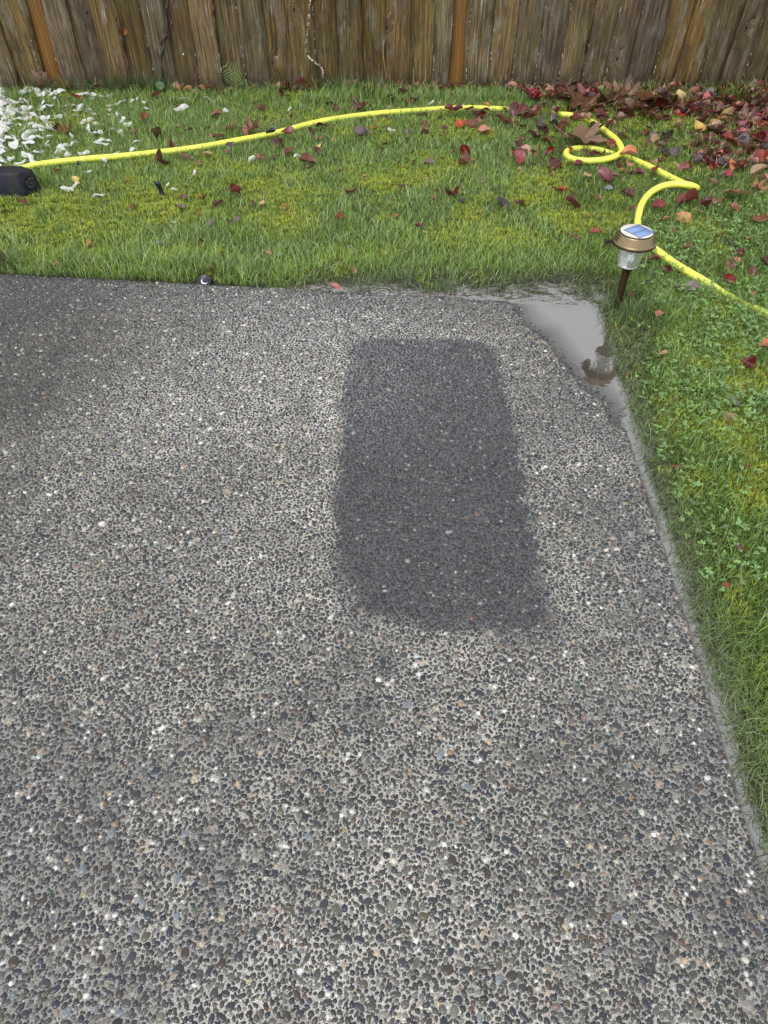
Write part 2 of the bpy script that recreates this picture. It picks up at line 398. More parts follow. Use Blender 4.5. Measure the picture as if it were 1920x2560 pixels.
def quad_mask(x, y, pts, soft, noise=0.):
    m = np.full(np.shape(x), 1e9)
    c = np.mean(pts, 0)
    for i in range(len(pts)):
        a, b = pts[i], pts[(i + 1) % len(pts)]; d = (b - a) / np.linalg.norm(b - a); n = np.array([d[1], -d[0]])
        if np.dot(n, c - a) < 0: n = -n
        m = np.minimum(m, (x - a[0]) * n[0] + (y - a[1]) * n[1])
    m = m + noise * (fbm(x, y, 14, 21) - .5) * 2 + noise * .9 * (vn(x, y, 75, 22) - .5)
    return sst(-soft, soft, m)
MAT_PTS = np.array([P(*p)[:2] for p in ((875, 862), (905, 850), (1205, 850), (1245, 880), (1292, 1100), (1400, 1606), (1290, 1598), (1000, 1575), (842, 1545), (836, 1300), (852, 1090))])
def film_f(x, y):
    px, py = topx(x, y)
    rect = quad_mask(x, y, MAT_PTS, .017 + .03 * sst(1350, 1500, py), .022)
    rect = rect * (1 - .4 * sst(1400, 1580, py) * sst(1250, 1000, px) * sst(.25, .6, vn(x, y, 9, 2)))
    side = sst(.62, .05, sdr(x, y)) * .6 * sst(.25, .6, fbm(x, y, 5, 31)) * sst(2500, 1900, py)
    back = sst(.45, .02, sdb(x, y)) * .6
    strk = .95 * sst(170, 20, abs(px - 900 - (py - 1700) * -.05) + abs(py - 1680) * .5) * sst(.35, .65, fbm(x, y, 12, 77))
    low = .7 * sst(.50, .68, fbm(x, y, 3.2, 44)) * sst(1200, 2000, py)
    return np.clip(np.maximum.reduce([rect, side, back, strk, low]), 0, 1), rect
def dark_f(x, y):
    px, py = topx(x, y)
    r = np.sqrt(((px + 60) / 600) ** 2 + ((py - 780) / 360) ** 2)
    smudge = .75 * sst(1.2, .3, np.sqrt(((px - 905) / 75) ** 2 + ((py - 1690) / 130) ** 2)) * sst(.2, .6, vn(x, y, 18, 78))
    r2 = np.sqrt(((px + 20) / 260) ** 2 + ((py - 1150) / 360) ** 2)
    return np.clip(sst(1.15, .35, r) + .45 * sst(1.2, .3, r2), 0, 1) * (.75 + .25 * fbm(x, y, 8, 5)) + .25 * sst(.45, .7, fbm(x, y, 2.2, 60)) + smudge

def mortar_col(x, y):
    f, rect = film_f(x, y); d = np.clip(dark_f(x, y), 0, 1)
    px, py = topx(x, y)
    c = np.array([.325, .310, .278])[None] * (.52 + .45 * fbm(x, y, 3, 12) + .30 * vn(x, y, 28, 13) + .26 * vn(x, y, 11, 15))[:, None]
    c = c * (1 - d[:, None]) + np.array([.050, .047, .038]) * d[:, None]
    fc = np.array([.11, .109, .110]) * (1 - rect[:, None]) + np.array([.046, .045, .050]) * rect[:, None]
    c = c * (1 - f[:, None]) + fc * f[:, None]; d = np.clip(d, 0, 1)
    w = sst(.02, -.05, shore(x, y)); c = c * (1 - .45 * w[:, None])
    sheen = .8 * np.exp(-((px - 760) / 420) ** 2 - ((py - 860) / 190) ** 2) * (.5 + fbm(x, y, 6, 91))
    return c, np.clip(f + .5 * d + w + sheen, 0, 1), np.clip(1.25 * sheen + .12 * rect, 0, 1)

# slab mesh in (u, v) coordinates
us = np.concatenate([[0], np.arange(.012, 3.6, .016), np.arange(3.7, 9, .25)]); vs = np.concatenate([[0], np.arange(.012, 3.0, .016), np.arange(3.1, 8, .25)])
U, Vv = np.meshgrid(us, vs, indexing='ij'); X = C0[0] + U * eu[0] + Vv * ev[0]; Y = C0[1] + U * eu[1] + Vv * ev[1]
xs, ys = X.ravel(), Y.ravel(); zs = slab_z(xs, ys)
edge = (U.ravel() < 1e-6) | (Vv.ravel() < 1e-6)
wob = (vn(xs, ys, 45, 14) - .5) * .007
xs = xs - np.where(U.ravel() < 1e-6, wob * nr[0], 0) - np.where(Vv.ravel() < 1e-6, wob * nb[0], 0)
ys = ys - np.where(U.ravel() < 1e-6, wob * nr[1], 0) - np.where(Vv.ravel() < 1e-6, wob * nb[1], 0)
zs = zs - np.where(edge, .004, 0)
nu, nv = len(us), len(vs); idx = np.arange(nu * nv).reshape(nu, nv)
Fq = np.stack([idx[:-1, :-1], idx[:-1, 1:], idx[1:, 1:], idx[1:, :-1]], -1).reshape(-1, 4)
Vs = np.stack([xs, ys, zs], -1)
per = np.concatenate([idx[0, ::-1], idx[1:, 0]]); low = Vs[per].copy(); low[:, 2] = -.11; b0 = len(Vs); Vs = np.vstack([Vs, low])
k = np.arange(len(per) - 1); Fs = np.stack([per[k], per[k + 1], b0 + k + 1, b0 + k], -1)
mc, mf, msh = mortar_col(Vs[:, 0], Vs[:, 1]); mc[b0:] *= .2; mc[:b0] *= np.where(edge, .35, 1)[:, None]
uu = (Vs[:, 0] - C0[0]) * eu[0] + (Vs[:, 1] - C0[1]) * eu[1]
px_, py_ = topx(Vs[:, 0], Vs[:, 1])
outer = np.where((abs(px_ - 960) > 960 + 260) | (Vs[:, 1] < .0), 1., 0.)
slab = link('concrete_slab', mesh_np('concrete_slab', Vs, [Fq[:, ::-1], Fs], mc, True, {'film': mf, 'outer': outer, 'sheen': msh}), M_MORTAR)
tag(slab, 'exposed aggregate concrete patio slab with a dark rectangular wet patch', kind='structure')

# ------------------------------------------------------------------ pebbles: random sequential packing
RES = .0007; X0, Y0, X1, Y1 = -2.1, .02, 1.35, 2.75
nx, ny = int((X1 - X0) / RES), int((Y1 - Y0) / RES)
occ = np.zeros((nx, ny), bool)
gx = X0 + np.arange(0, nx) * RES; gy = Y0 + np.arange(0, ny) * RES
for i0 in range(0, nx, 500):
    GX, GY = np.meshgrid(gx[i0:i0 + 500], gy, indexing='ij')
    pxx, pyy = topx(GX, GY)
    occ[i0:i0 + 500] = (sdb(GX, GY) < .004) | (sdr(GX, GY) < .004) | (abs(pxx - 960) > 960 + 240)
stamps = {}
def stamp(a, b, ang):
    key = (round(a * 3000), round(b * 3000), ang)
    if key in stamps: return stamps[key]
    r = int(a / RES) + 1; g = np.arange(-r, r + 1) * RES; A, B = np.meshgrid(g, g, indexing='ij')
    t = ang * math.pi / 12; p = (A * math.cos(t) + B * math.sin(t)) / a; q = (-A * math.sin(t) + B * math.cos(t)) / b
    stamps[key] = (r, (p * p + q * q) <= 1.0); return stamps[key]
peb = []
def pack(n, amin, amax, emin, emax, chunk=15000):
    for c in range(0, n, chunk):
        m = min(chunk, n - c)
        ci = rng.integers(12, nx - 12, m); cj = rng.integers(12, ny - 12, m)
        ok = ~(occ[ci, cj] | occ[np.minimum(ci + 3, nx - 1), cj] | occ[ci, np.minimum(cj + 3, ny - 1)] | occ[ci - 3, cj] | occ[ci, cj - 3])
        ci, cj = ci[ok], cj[ok]; m = len(ci)
        aa = amin + (amax - amin) * rng.random(m) ** 1.6; bb = aa * (emin + (emax - emin) * rng.random(m)); an = rng.integers(0, 12, m)
        for i, j, a, b, t in zip(ci.tolist(), cj.tolist(), aa.tolist(), bb.tolist(), an.tolist()):
            r, s = stamp(a, b, t)
            w = occ[i - r:i + r + 1, j - r:j + r + 1]
            if w.shape != s.shape or (w & s).any(): continue
            w |= s; peb.append((i, j, a, b, t))
pack(10000, .0064, .0092, .45, .8)
pack(80000, .0047, .0068, .5, .9)
pack(480000, .0036, .0052, .55, .95)
pack(620000, .0027, .0037, .62, 1.)
pack(450000, .0018, .0025, .7, 1.)
peb = np.array(peb); NPB = len(peb); print('pebbles', NPB)
pxw = X0 + peb[:, 0] * RES; pyw = Y0 + peb[:, 1] * RES; pa = peb[:, 2] * 1.17; pb = peb[:, 3] * 1.17; pt = peb[:, 4] * math.pi / 12
# colours
PAL = np.array([(.020, .023, .031), (.030, .032, .036), (.046, .047, .042), (.075, .075, .065), (.12, .118, .098), (.070, .054, .038), (.036, .028, .021),
                (.17, .165, .145), (.09, .05, .034), (.26, .155, .085), (.38, .29, .19), (.50, .47, .40), (.62, .62, .59), (.13, .15, .155), (.17, .12, .10)])
PW = np.array([.20, .20, .18, .13, .08, .055, .05, .035, .012, .012, .024, .030, .030, .010, .010]); PW /= PW.sum()
ci = rng.choice(len(PAL), NPB, p=PW); pc = PAL[ci] * (.5 + .65 * rng.random((NPB, 1))) * (1 + .12 * (rng.random((NPB, 3)) - .5))
sw = (ci >= 9) & (ci <= 12) & (peb[:, 2] > .0046) & (rng.random(NPB) < .75); pc[sw] = np.array([.10, .098, .088]) * (.6 + .8 * rng.random((sw.sum(), 1)))
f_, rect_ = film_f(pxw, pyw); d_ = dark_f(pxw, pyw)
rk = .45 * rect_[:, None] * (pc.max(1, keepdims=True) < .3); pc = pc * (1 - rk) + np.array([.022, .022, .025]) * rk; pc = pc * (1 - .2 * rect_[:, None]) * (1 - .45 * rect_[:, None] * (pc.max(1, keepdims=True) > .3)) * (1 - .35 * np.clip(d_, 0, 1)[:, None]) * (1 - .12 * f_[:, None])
pzw = slab_z(pxw, pyw)
hgt = np.clip(pb * .5, .0009, .0028) * (.75 + .5 * rng.random(NPB))

def pebble_batch(sel, seg, ring2=True):
    n = len(sel); a = np.arange(seg) / seg * 2 * math.pi
    j = 1 + .34 * (rng.random((n, seg)) - .5) + .07 * np.cos(3 * a[None] + 6.28 * rng.random((n, 1))); rad = j
    c, s = np.cos(pt[sel])[:, None], np.sin(pt[sel])[:, None]
    out = []
    for rr, zz in ((1.0, -.4), (.82, .62)) if ring2 else ((1.0, -.15),):
        p = rad * rr * np.cos(a) * pa[sel][:, None]; q = rad * rr * np.sin(a) * pb[sel][:, None]
        out.append(np.stack([pxw[sel][:, None] + p * c - q * s, pyw[sel][:, None] + p * s + q * c,
                             pzw[sel][:, None] + hgt[sel][:, None] * (zz + .15 * (rng.random((n, seg)) - .5))], -1))
    top = np.stack([pxw[sel], pyw[sel], pzw[sel] + hgt[sel]], -1)[:, None]
    V = np.concatenate(out + [top], 1); k = V.shape[1]; base = np.arange(n)[:, None, None] * k
    jj = np.arange(seg); j2 = (jj + 1) % seg
    if not ring2:
        t3 = (base + np.stack([jj, j2, np.full(seg, seg)], -1)[None]).reshape(-1, 3); q4 = np.zeros((0, 4), int)
    else:
        q4 = (base + np.stack([jj, j2, seg + j2, seg + jj], -1)[None]).reshape(-1, 4)
        t3 = (base + np.stack([seg + jj, seg + j2, np.full(seg, 2 * seg)], -1)[None]).reshape(-1, 3)
    col = np.repeat(pc[sel][:, None], k, 1).reshape(-1, 3)
    return V.reshape(-1, 3), q4, t3, col
qx, qy = topx(pxw, pyw)
inframe = (qx > 5) & (qx < 1915) & (qy > 5) & (qy < 2550)
sz = pa * pb * 1.0 / (np.maximum(1e-3, (pyw * cT + CH * sT)) ** 2)
order = np.argsort(-(sz * inframe)); big = order[:300]; rest = order[300:]
near = rest[qy[rest] > 1600]; mid_ = rest[(qy[rest] <= 1600) & (qy[rest] > 1150)]; far = rest[qy[rest] <= 1150]
B_ = [pebble_batch(near, 7), pebble_batch(mid_, 6), pebble_batch(far, 5)]; o1, o2 = len(B_[0][0]), len(B_[0][0]) + len(B_[1][0])
pm = mesh_np('pebbles', np.vstack([b[0] for b in B_]), [np.vstack([B_[0][1], B_[1][1] + o1, B_[2][1] + o2]), np.vstack([B_[0][2], B_[1][2] + o1, B_[2][2] + o2])], np.vstack([b[3] for b in B_]))
pobj = link('pebbles', pm, M_PEB, slab); pobj['kind'] = 'stuff'
# coarse sand standing in the mortar between the pebbles, near the camera
ng = 260000; si = rng.integers(4, nx - 4, ng); sj = rng.integers(4, ny - 4, ng); k_ = ~occ[si, sj]; si, sj = si[k_], sj[k_]
gx2 = X0 + (si + rng.random(len(si))) * RES; gy2 = Y0 + (sj + rng.random(len(sj))) * RES; qx2, qy2 = topx(gx2, gy2)
k_ = (qy2 > 1250) & (rng.random(len(qy2)) < sst(1150, 1700, qy2) + .2); gx2, gy2 = gx2[k_], gy2[k_]; n = len(gx2)
rs = .0006 + .0009 * rng.random(n); th_ = rng.random(n) * 6.28; zb = slab_z(gx2, gy2); V = []
for q_ in range(4):
    a_ = th_ + q_ * 1.5708; rr = rs * (.75 + .5 * rng.random(n)); V.append(np.stack([gx2 + rr * np.cos(a_), gy2 + rr * np.sin(a_), zb - .0002], -1))
V.append(np.stack([gx2, gy2, zb + rs * (.5 + .6 * rng.random(n))], -1)); V = np.stack(V, 1).reshape(-1, 3)
T = (np.arange(n)[:, None, None] * 5 + np.array([(0, 1, 4), (1, 2, 4), (2, 3, 4), (3, 0, 4)])[None]).reshape(-1, 3)
gc = np.where((rng.random(n) < .45)[:, None], np.array([.07, .068, .062]), np.array([.50, .48, .43])) * (.6 + .8 * rng.random((n, 1)))
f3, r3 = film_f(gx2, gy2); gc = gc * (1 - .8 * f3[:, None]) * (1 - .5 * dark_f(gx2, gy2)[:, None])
o = link('sand_grains', mesh_np('sand_grains', V, [T], np.repeat(gc[:, None], 5, 1).reshape(-1, 3), False), M_PEB, slab); o['kind'] = 'stuff'; print('grains', n)
# the 300 largest pebbles as parts, sharing 20 meshes
protos = []
for kx in range(20):
    seg = 10; a = np.arange(seg) / seg * 2 * math.pi; jit = 1 + .16 * (rng.random(seg) - .5)
    V = []
    for rr, zz in ((1, -.4), (.93, .35), (.7, .8)):
        V += [(rr * jit[i] * math.cos(a[i]), rr * jit[i] * math.sin(a[i]), zz) for i in range(seg)]
    V.append((0, 0, 1.)); jj = np.arange(seg); j2 = (jj + 1) % seg
    q4 = np.vstack([np.stack([jj + o, j2 + o, j2 + o + seg, jj + o + seg], -1) for o in (0, seg)]); t3 = np.stack([2 * seg + jj, 2 * seg + j2, np.full(seg, 3 * seg)], -1)
    colr = PAL[[0, 0, 0, 1, 1, 1, 1, 2, 2, 2, 2, 3, 3, 5, 6, 6, 4, 7, 13, 3][kx]] * (1 + .1 * (rng.random(3) - .5))
    me = mesh_np('pebble', np.array(V), [q4, t3], np.tile(colr, (len(V), 1))); me.materials.append(M_PEB); protos.append(me)
for i in big:
    o = bpy.data.objects.new('pebble', protos[random.randrange(20)]); COL.objects.link(o); o.parent = slab
    o.location = (pxw[i], pyw[i], pzw[i]); o.rotation_euler = (0, 0, pt[i]); o.scale = (pa[i], pb[i], hgt[i])

# ------------------------------------------------------------------ soil
def outside(x, y):
    a, b = np.maximum(-sdb(x, y), 0), np.maximum(-sdr(x, y), 0); return np.sqrt(a * a + b * b)
def inside(x, y): return np.minimum(sdb(x, y), sdr(x, y))
def wet_f(x, y):                # how flooded the margin is here (1 at the puddle side)
    px, py = topx(x, y)
    back = sst(620, 900, px) * sst(-.05, .03, -sdb(x, y))
    return np.where(sdr(x, y) < 0, 1., back)
def marsh_f(x, y):
    px, py = topx(x, y)
    m = sst(1, .55, np.sqrt(((px - 1400) / 210) ** 2 + ((py - 725) / 48) ** 2))
    m = np.maximum(m, .95 * sst(1, .35, np.sqrt(((px - 1040) / 400) ** 2 + ((py - 712) / 36) ** 2)) * sst(.25, .5, fbm(x, y, 5, 66)))
    m = np.maximum(m, .8 * sst(1, .4, np.sqrt(((px - 1590) / 75) ** 2 + ((py - 860) / 150) ** 2)))
    m = np.maximum(m, .5 * sst(.16, .04, outside(x, y)) * (sdr(x, y) < 0))
    return m
def soil_z(x, y):
    d = outside(x, y); w = wet_f(x, y); m = marsh_f(x, y)
    dry = -.006 + .014 * sst(0, .12, d)
    e = .010 * (fbm(x, y, 22, 90) - .5)
    wet = -.03 + .027 * sst(.014 + .02 * (sdr(x, y) > 0), .034 + .03 * (sdr(x, y) > 0), d + e) + .012 * sst(.05, .2, d)
    z = dry * (1 - w) + wet * w
    z = z + .012 * (fbm(x, y, 3, 70) - .5) * sst(.05, .4, d) + .008 * (fbm(x, y, 20, 71) - .5) * sst(.02, .1, d)
    z = z * (1 - m * .8) + (WZ - .0045 + .026 * (fbm(x, y, 20, 72) - .5)) * m * .8 * (d > .03) + np.where(d > .03, 0, z * m * .8)
    z = np.where((d < .016 + .018 * (sdr(x, y) > 0)) & (w > .5), np.minimum(z, -.014), z)
    return np.where(inside(x, y) > .03, -.13, np.where(inside(x, y) > 0, -.03, z))
def spaced(a, b, fa, fb, st):   # fine between fa and fb, coarse outside
    out = [np.arange(fa, fb, st)]; s, v = st, fa
    l = []
    while v > a: s *= 1.4; v -= s; l.append(v)
    s, v = st, out[0][-1]; r = []
    while v < b: s *= 1.4; v += s; r.append(v)
    return np.concatenate([l[::-1], out[0], r])
GXs = spaced(-60, 60, -2.9, 2.9, .022); GYs = spaced(-60, 60, -.3, 4.9, .022)
GX, GY = np.meshgrid(GXs, GYs, indexing='ij'); gx_, gy_ = GX.ravel(), GY.ravel(); gz = soil_z(gx_, gy_)
def moss_f(x, y):
    px, py = topx(x, y); m = np.zeros(np.shape(x))
    for (cx, cy, rx, ry, k) in ((130, 560, 240, 75, 1), (380, 520, 190, 60, .8), (60, 640, 130, 40, .7), (560, 440, 130, 28, .7), (720, 480, 160, 50, .9), (700, 560, 110, 45, 1),
                             (980, 450, 150, 35, .7), (1340, 480, 80, 50, .9), (700, 300, 90, 20, .6), (1120, 430, 80, 30, .6), (1210, 590, 150, 50, .5), (1480, 320, 80, 30, .6),
                             (1420, 560, 90, 40, .8), (1690, 300, 160, 40, .9), (700, 228, 160, 12, .7), (1130, 345, 200, 20, .4), (330, 470, 100, 30, .6), (1520, 560, 60, 30, .7),
                             (1900, 1240, 90, 90, 1.1), (1830, 1080, 80, 70, .9), (1780, 920, 120, 50, .5), (1730, 1210, 60, 50, .5), (1640, 430, 100, 30, .6), (1860, 960, 90, 50, .6), (900, 225, 150, 12, .6)):
        r = np.sqrt(((px - cx) / rx) ** 2 + ((py - cy) / ry) ** 2); m = np.maximum(m, k * sst(1.25, .3, r))
    m = m * sst(.22, .62, fbm(x, y, 9, 40)) + .45 * sst(.55, .75, fbm(x, y, 6, 41))
    return np.clip(m, 0, 1) * sst(.01, .09, outside(x, y)) * (1 - marsh_f(x, y))
mo = moss_f(gx_, gy_); ma = marsh_f(gx_, gy_); do = outside(gx_, gy_)
mud = np.clip(np.maximum(sst(.1, .0, do), ma), 0, 1)
sc_ = np.array([.06, .075, .022]) * (1 - mo[:, None]) + np.array([.13, .16, .03]) * mo[:, None]
sc_ = sc_ * (1 - mud[:, None]) + np.array([.035, .028, .02]) * mud[:, None]
gi = np.arange(len(gx_)).reshape(GX.shape)
soil = link('ground', mesh_np('ground', np.stack([gx_, gy_, gz], -1), [np.stack([gi[:-1, :-1], gi[1:, :-1], gi[1:, 1:], gi[:-1, 1:]], -1).reshape(-1, 4)], sc_), M_SOIL)
tag(soil, kind='structure')

# ------------------------------------------------------------------ standing water
wx = np.arange(-1.0, 1.6, .02); wy = np.arange(-.3, 3.3, .02); WX, WY = np.meshgrid(wx, wy, indexing='ij'); wi = np.arange(WX.size).reshape(WX.shape)
X_, Y_ = WX.ravel(), WY.ravel()
calm = np.maximum(sst(-.01, .03, sdb(X_, Y_)) * (sdr(X_, Y_) > -.06), sst(.06, .03, outside(X_, Y_)) * (sdr(X_, Y_) < 0) * (sdb(X_, Y_) > .02))
floor_z = np.where(inside(X_, Y_) > 0, slab_z(X_, Y_), soil_z(X_, Y_))
deep = np.clip((WZ - floor_z) / .008, 0, 1)
keep = (outside(WX, WY) < .42) & (inside(WX, WY) < .6)
fk = keep[:-1, :-1]
fw = np.stack([wi[:-1, :-1], wi[1:, :-1], wi[1:, 1:], wi[:-1, 1:]], -1)[fk]
water = link('puddle', mesh_np('puddle', np.stack([X_, Y_, np.full(len(X_), WZ)], -1), [fw], None, True, {'calm': calm, 'deep': deep}), M_WATER)
tag(water, 'shallow rainwater standing on the slab corner and along its side', kind='structure')

# ------------------------------------------------------------------ grass
def view_pts(n, y0, y1):
    """random points on the lawn inside a widened view"""
    y = y0 + (y1 - y0) * rng.random(n)
    hw = (y * cT + CH * sT) / F * 960 * 1.02 + .50
    x = (rng.random(n) * 2 - 1) * hw
    return x, y, hw
def blades(x, y, h, w, ldir, lean, cb, ct, z=None):
    n = len(x); z = np.maximum(soil_z(x, y) - .003, -.011) if z is None else z
    ld = np.stack([np.cos(ldir), np.sin(ldir)], -1)
    fa = ldir + math.pi / 2 + (rng.random(n) - .5) * 1.6; sd = np.stack([np.cos(fa), np.sin(fa)], -1)
    def pt(t, wf):
        r = h * lean * t ** 1.7; zz = z + h * t * np.sqrt(np.clip(1 - (lean * t * .8) ** 2, .05, 1))
        cx, cy = x + ld[:, 0] * r, y + ld[:, 1] * r
        return [np.stack([cx + s * sd[:, 0] * w * wf, cy + s * sd[:, 1] * w * wf, zz], -1) for s in ((-1, 1) if wf else (0,))]
    V = np.stack(pt(0, .5) + pt(.5, .42) + pt(1., 0), 1)
    b = np.arange(n)[:, None] * 5
    q4 = b + np.array([0, 1, 3, 2]); t3 = b + np.array([2, 3, 4])
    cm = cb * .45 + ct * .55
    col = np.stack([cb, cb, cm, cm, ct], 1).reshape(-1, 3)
    return V.reshape(-1, 3), q4, t3, col
def grass_colors(x, y, n):
    g1, g2, g3, g4 = (np.array(c) for c in ((.16, .29, .05), (.31, .45, .08), (.42, .57, .27), (.56, .50, .25)))
    k = fbm(x, y, 4, 50); r = rng.random(n)
    c = g1[None] * (1 - k[:, None]) + g2[None] * k[:, None]
    pale = (r < .20)[:, None]; c = np.where(pale, g3, c); c = np.where((r > .965)[:, None], g4, c)
    return c * (.5 + .95 * rng.random((n, 1)))
parts = []
def add_grass(n, y0, y1, hscale=1., wscale=1., only_right=False):
    x, y, hw = view_pts(n, y0, y1); d = outside(x, y); ma = marsh_f(x, y); mo = moss_f(x, y)
    keep = (d > .004) & (y < 4.70) & (rng.random(n) < 1 - .88 * mo)
    wet = wet_f(x, y) > .5
    lim = .012 + .014 * (fbm(x, y, 14, 61) - .5) + .030 * (sdr(x, y) > 0)
    keep &= ~(wet & (d < lim) & (rng.random(n) < .97))
    keep &= (rng.random(n) < 1 - .70 * ma)
    openw = soil_z(x, y) < WZ - .004
    keep &= ~(openw & (rng.random(n) < .62 * np.clip(ma * 1.5, .12, 1)))
    dp = P(512, 712); keep &= np.hypot(x - dp[0], y - dp[1]) > .055
    if only_right: keep &= sdr(x, y) < 0
    x, y, d, ma, mo, wet = (a[keep] for a in (x, y, d, ma, mo, wet)); n = len(x)
    tuft = fbm(x, y, 5, 51)
    h = (.016 + .034 * rng.random(n) ** 1.3) * (.55 + .9 * tuft) * hscale
    long_ = rng.random(n) < .06; h = np.where(long_, h * 1.7, h)
    h = np.where(wet & (d < .10), np.maximum(h * (.75 + 2.5 * d), .014), h)
    edge_tall = ~wet & (d < .16) & (sdr(x, y) > 0); h = np.where(edge_tall, h * 1.45, h)
    h = np.where(y > 4.45, h * (1 + .8 * (fbm(x, y, 5, 83) > .5)), h)
    lean = .25 + .7 * rng.random(n); ldir = rng.random(n) * 2 * math.pi
    flat = rng.random(n) < np.clip(ma * .8 + sst(.12, .0, d) * (sdr(x, y) < 0) * .8, 0, .9)
    lean = np.where(flat, .95 + .2 * rng.random(n), lean); h = np.where(flat, h * .8, h)
    # on the side lawn long blades comb towards the slab and the camera
    side = (sdr(x, y) < 0); ldir = np.where(side & (d > .09) & (rng.random(n) < .55), math.radians(215) + (rng.random(n) - .5) * 1.6, ldir)
    w = (.0013 + .0014 * rng.random(n)) * wscale * np.where(long_, 1.25, 1)
    c = grass_colors(x, y, n)
    m = np.clip(ma * .7 + sst(.13, .02, d) * wet * .6, 0, .8)[:, None]; c = c * (1 - m) + np.array([.15, .19, .085]) * m * (.25 + 1.5 * rng.random((n, 1)))
    cb = c * .45 + np.array([.012, .018, .002]); parts.append(blades(x, y, h, w, ldir, lean, cb, c * 1.12))  # blade bases darkened in the vertex colour, a painted contact shadow
add_grass(275000, 2.35, 4.72, 1.0, 1.05)
add_grass(620000, -.15, 2.45, 1.05, .85, True)
# unmown tuft row at the fence foot, and the tall clump beside the slab at the frame edge
def clump(px, py, n, r, h, colk=(.16, .26, .12), lean=.45, y_clip=4.66):
    c = P(px, py); a = rng.random(n) * 6.283; rr = r * rng.random(n) ** .6
    x, y = c[0] + rr * np.cos(a), np.minimum(c[1] + rr * np.sin(a) * .6, y_clip)
    col = np.array(colk) * (.6 + .8 * rng.random((n, 1)))
    parts.append(blades(x, y, h * (.5 + .6 * rng.random(n)), np.full(n, .0022), a, lean * (.4 + rng.random(n)), col * .5, col))
for (px, py, n, r, h) in ((200, 216, 160, .22, .13), (330, 214, 160, .15, .16), (400, 212, 130, .12, .15), (440, 213, 70, .1, .11), (690, 218, 130, .2, .10), (855, 214, 240, .14, .13),
                          (905, 216, 120, .12, .12), (570, 216, 60, .2, .07), (1010, 222, 50, .2, .06), (1180, 224, 50, .3, .06), (1700, 226, 40, .3, .07)):
    clump(px, py, n, r, h, (.10, .17, .06) if px < 950 else (.16, .17, .07))
for (px, py, n, r, h) in ((15, 668, 60, .05, .10), (28, 672, 50, .04, .09), (205, 672, 45, .06, .06), (330, 672, 50, .07, .07), (560, 684, 40, .06, .06), (470, 676, 60, .09, .07), (620, 690, 50, .06, .07), (900, 715, 60, .07, .06),
                          (700, 700, 60, .09, .06), (1120, 715, 80, .10, .07), (1010, 705, 60, .09, .07), (1580, 790, 90, .09, .10), (1640, 800, 80, .10, .09), (1720, 760, 60, .12, .08)):
    clump(px, py, n, r, h, (.17, .27, .10), .55)
def join(parts):
    o = 0; Vl, Q, T, Cc = [], [], [], []
    for V, q, t, c in parts:
        Vl.append(V); Q.append(q + o); T.append(t + o); Cc.append(c); o += len(V)
    return np.vstack(Vl), np.vstack(Q), np.vstack(T), np.vstack(Cc)
V, Q, T, Cc = join(parts); print('blades', len(T))
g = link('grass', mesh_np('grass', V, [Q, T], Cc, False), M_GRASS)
tag(g, 'green lawn grass with long pale blades along the slab', 'grass', kind='stuff')

# moss: dense tiny tips
def moss(n, y0, y1, right=False):
    x, y, _ = view_pts(n, y0, y1); m = moss_f(x, y); k = (rng.random(n) < m * 1.3) & (y < 4.7)
    if right: k &= sdr(x, y) < 0
    x, y, m = x[k], y[k], m[k]; n = len(x)
    z = soil_z(x, y) - .002 + .016 * vn(x, y, 45, 2); h = .006 + .010 * rng.random(n); a = rng.random(n) * 6.283
    s = .0035 + .002 * rng.random(n); t = a + 1.57
    lx, ly = np.cos(a) * h * .8, np.sin(a) * h * .8
    V = np.stack([np.stack([x - np.cos(t) * s * .5, y - np.sin(t) * s * .5, z], -1), np.stack([x + np.cos(t) * s * .5, y + np.sin(t) * s * .5, z], -1), np.stack([x + lx, y + ly, z + h], -1)], 1)
    k2 = fbm(x, y, 12, 33)[:, None]
    c = (np.array([.25, .35, .045]) * (1 - k2) + np.array([.47, .51, .055]) * k2) * (.45 + 1.0 * rng.random((n, 1)))
    c = np.where((rng.random(n) < .06)[:, None], np.array([.25, .13, .03]), c)
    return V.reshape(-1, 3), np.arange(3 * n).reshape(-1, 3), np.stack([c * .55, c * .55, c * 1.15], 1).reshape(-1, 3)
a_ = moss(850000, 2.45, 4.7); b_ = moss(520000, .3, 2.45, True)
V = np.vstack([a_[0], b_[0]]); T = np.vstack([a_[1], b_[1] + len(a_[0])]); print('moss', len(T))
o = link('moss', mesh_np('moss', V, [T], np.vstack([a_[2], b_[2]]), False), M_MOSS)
tag(o, 'yellow green moss in cushions through the lawn', 'moss', kind='stuff')

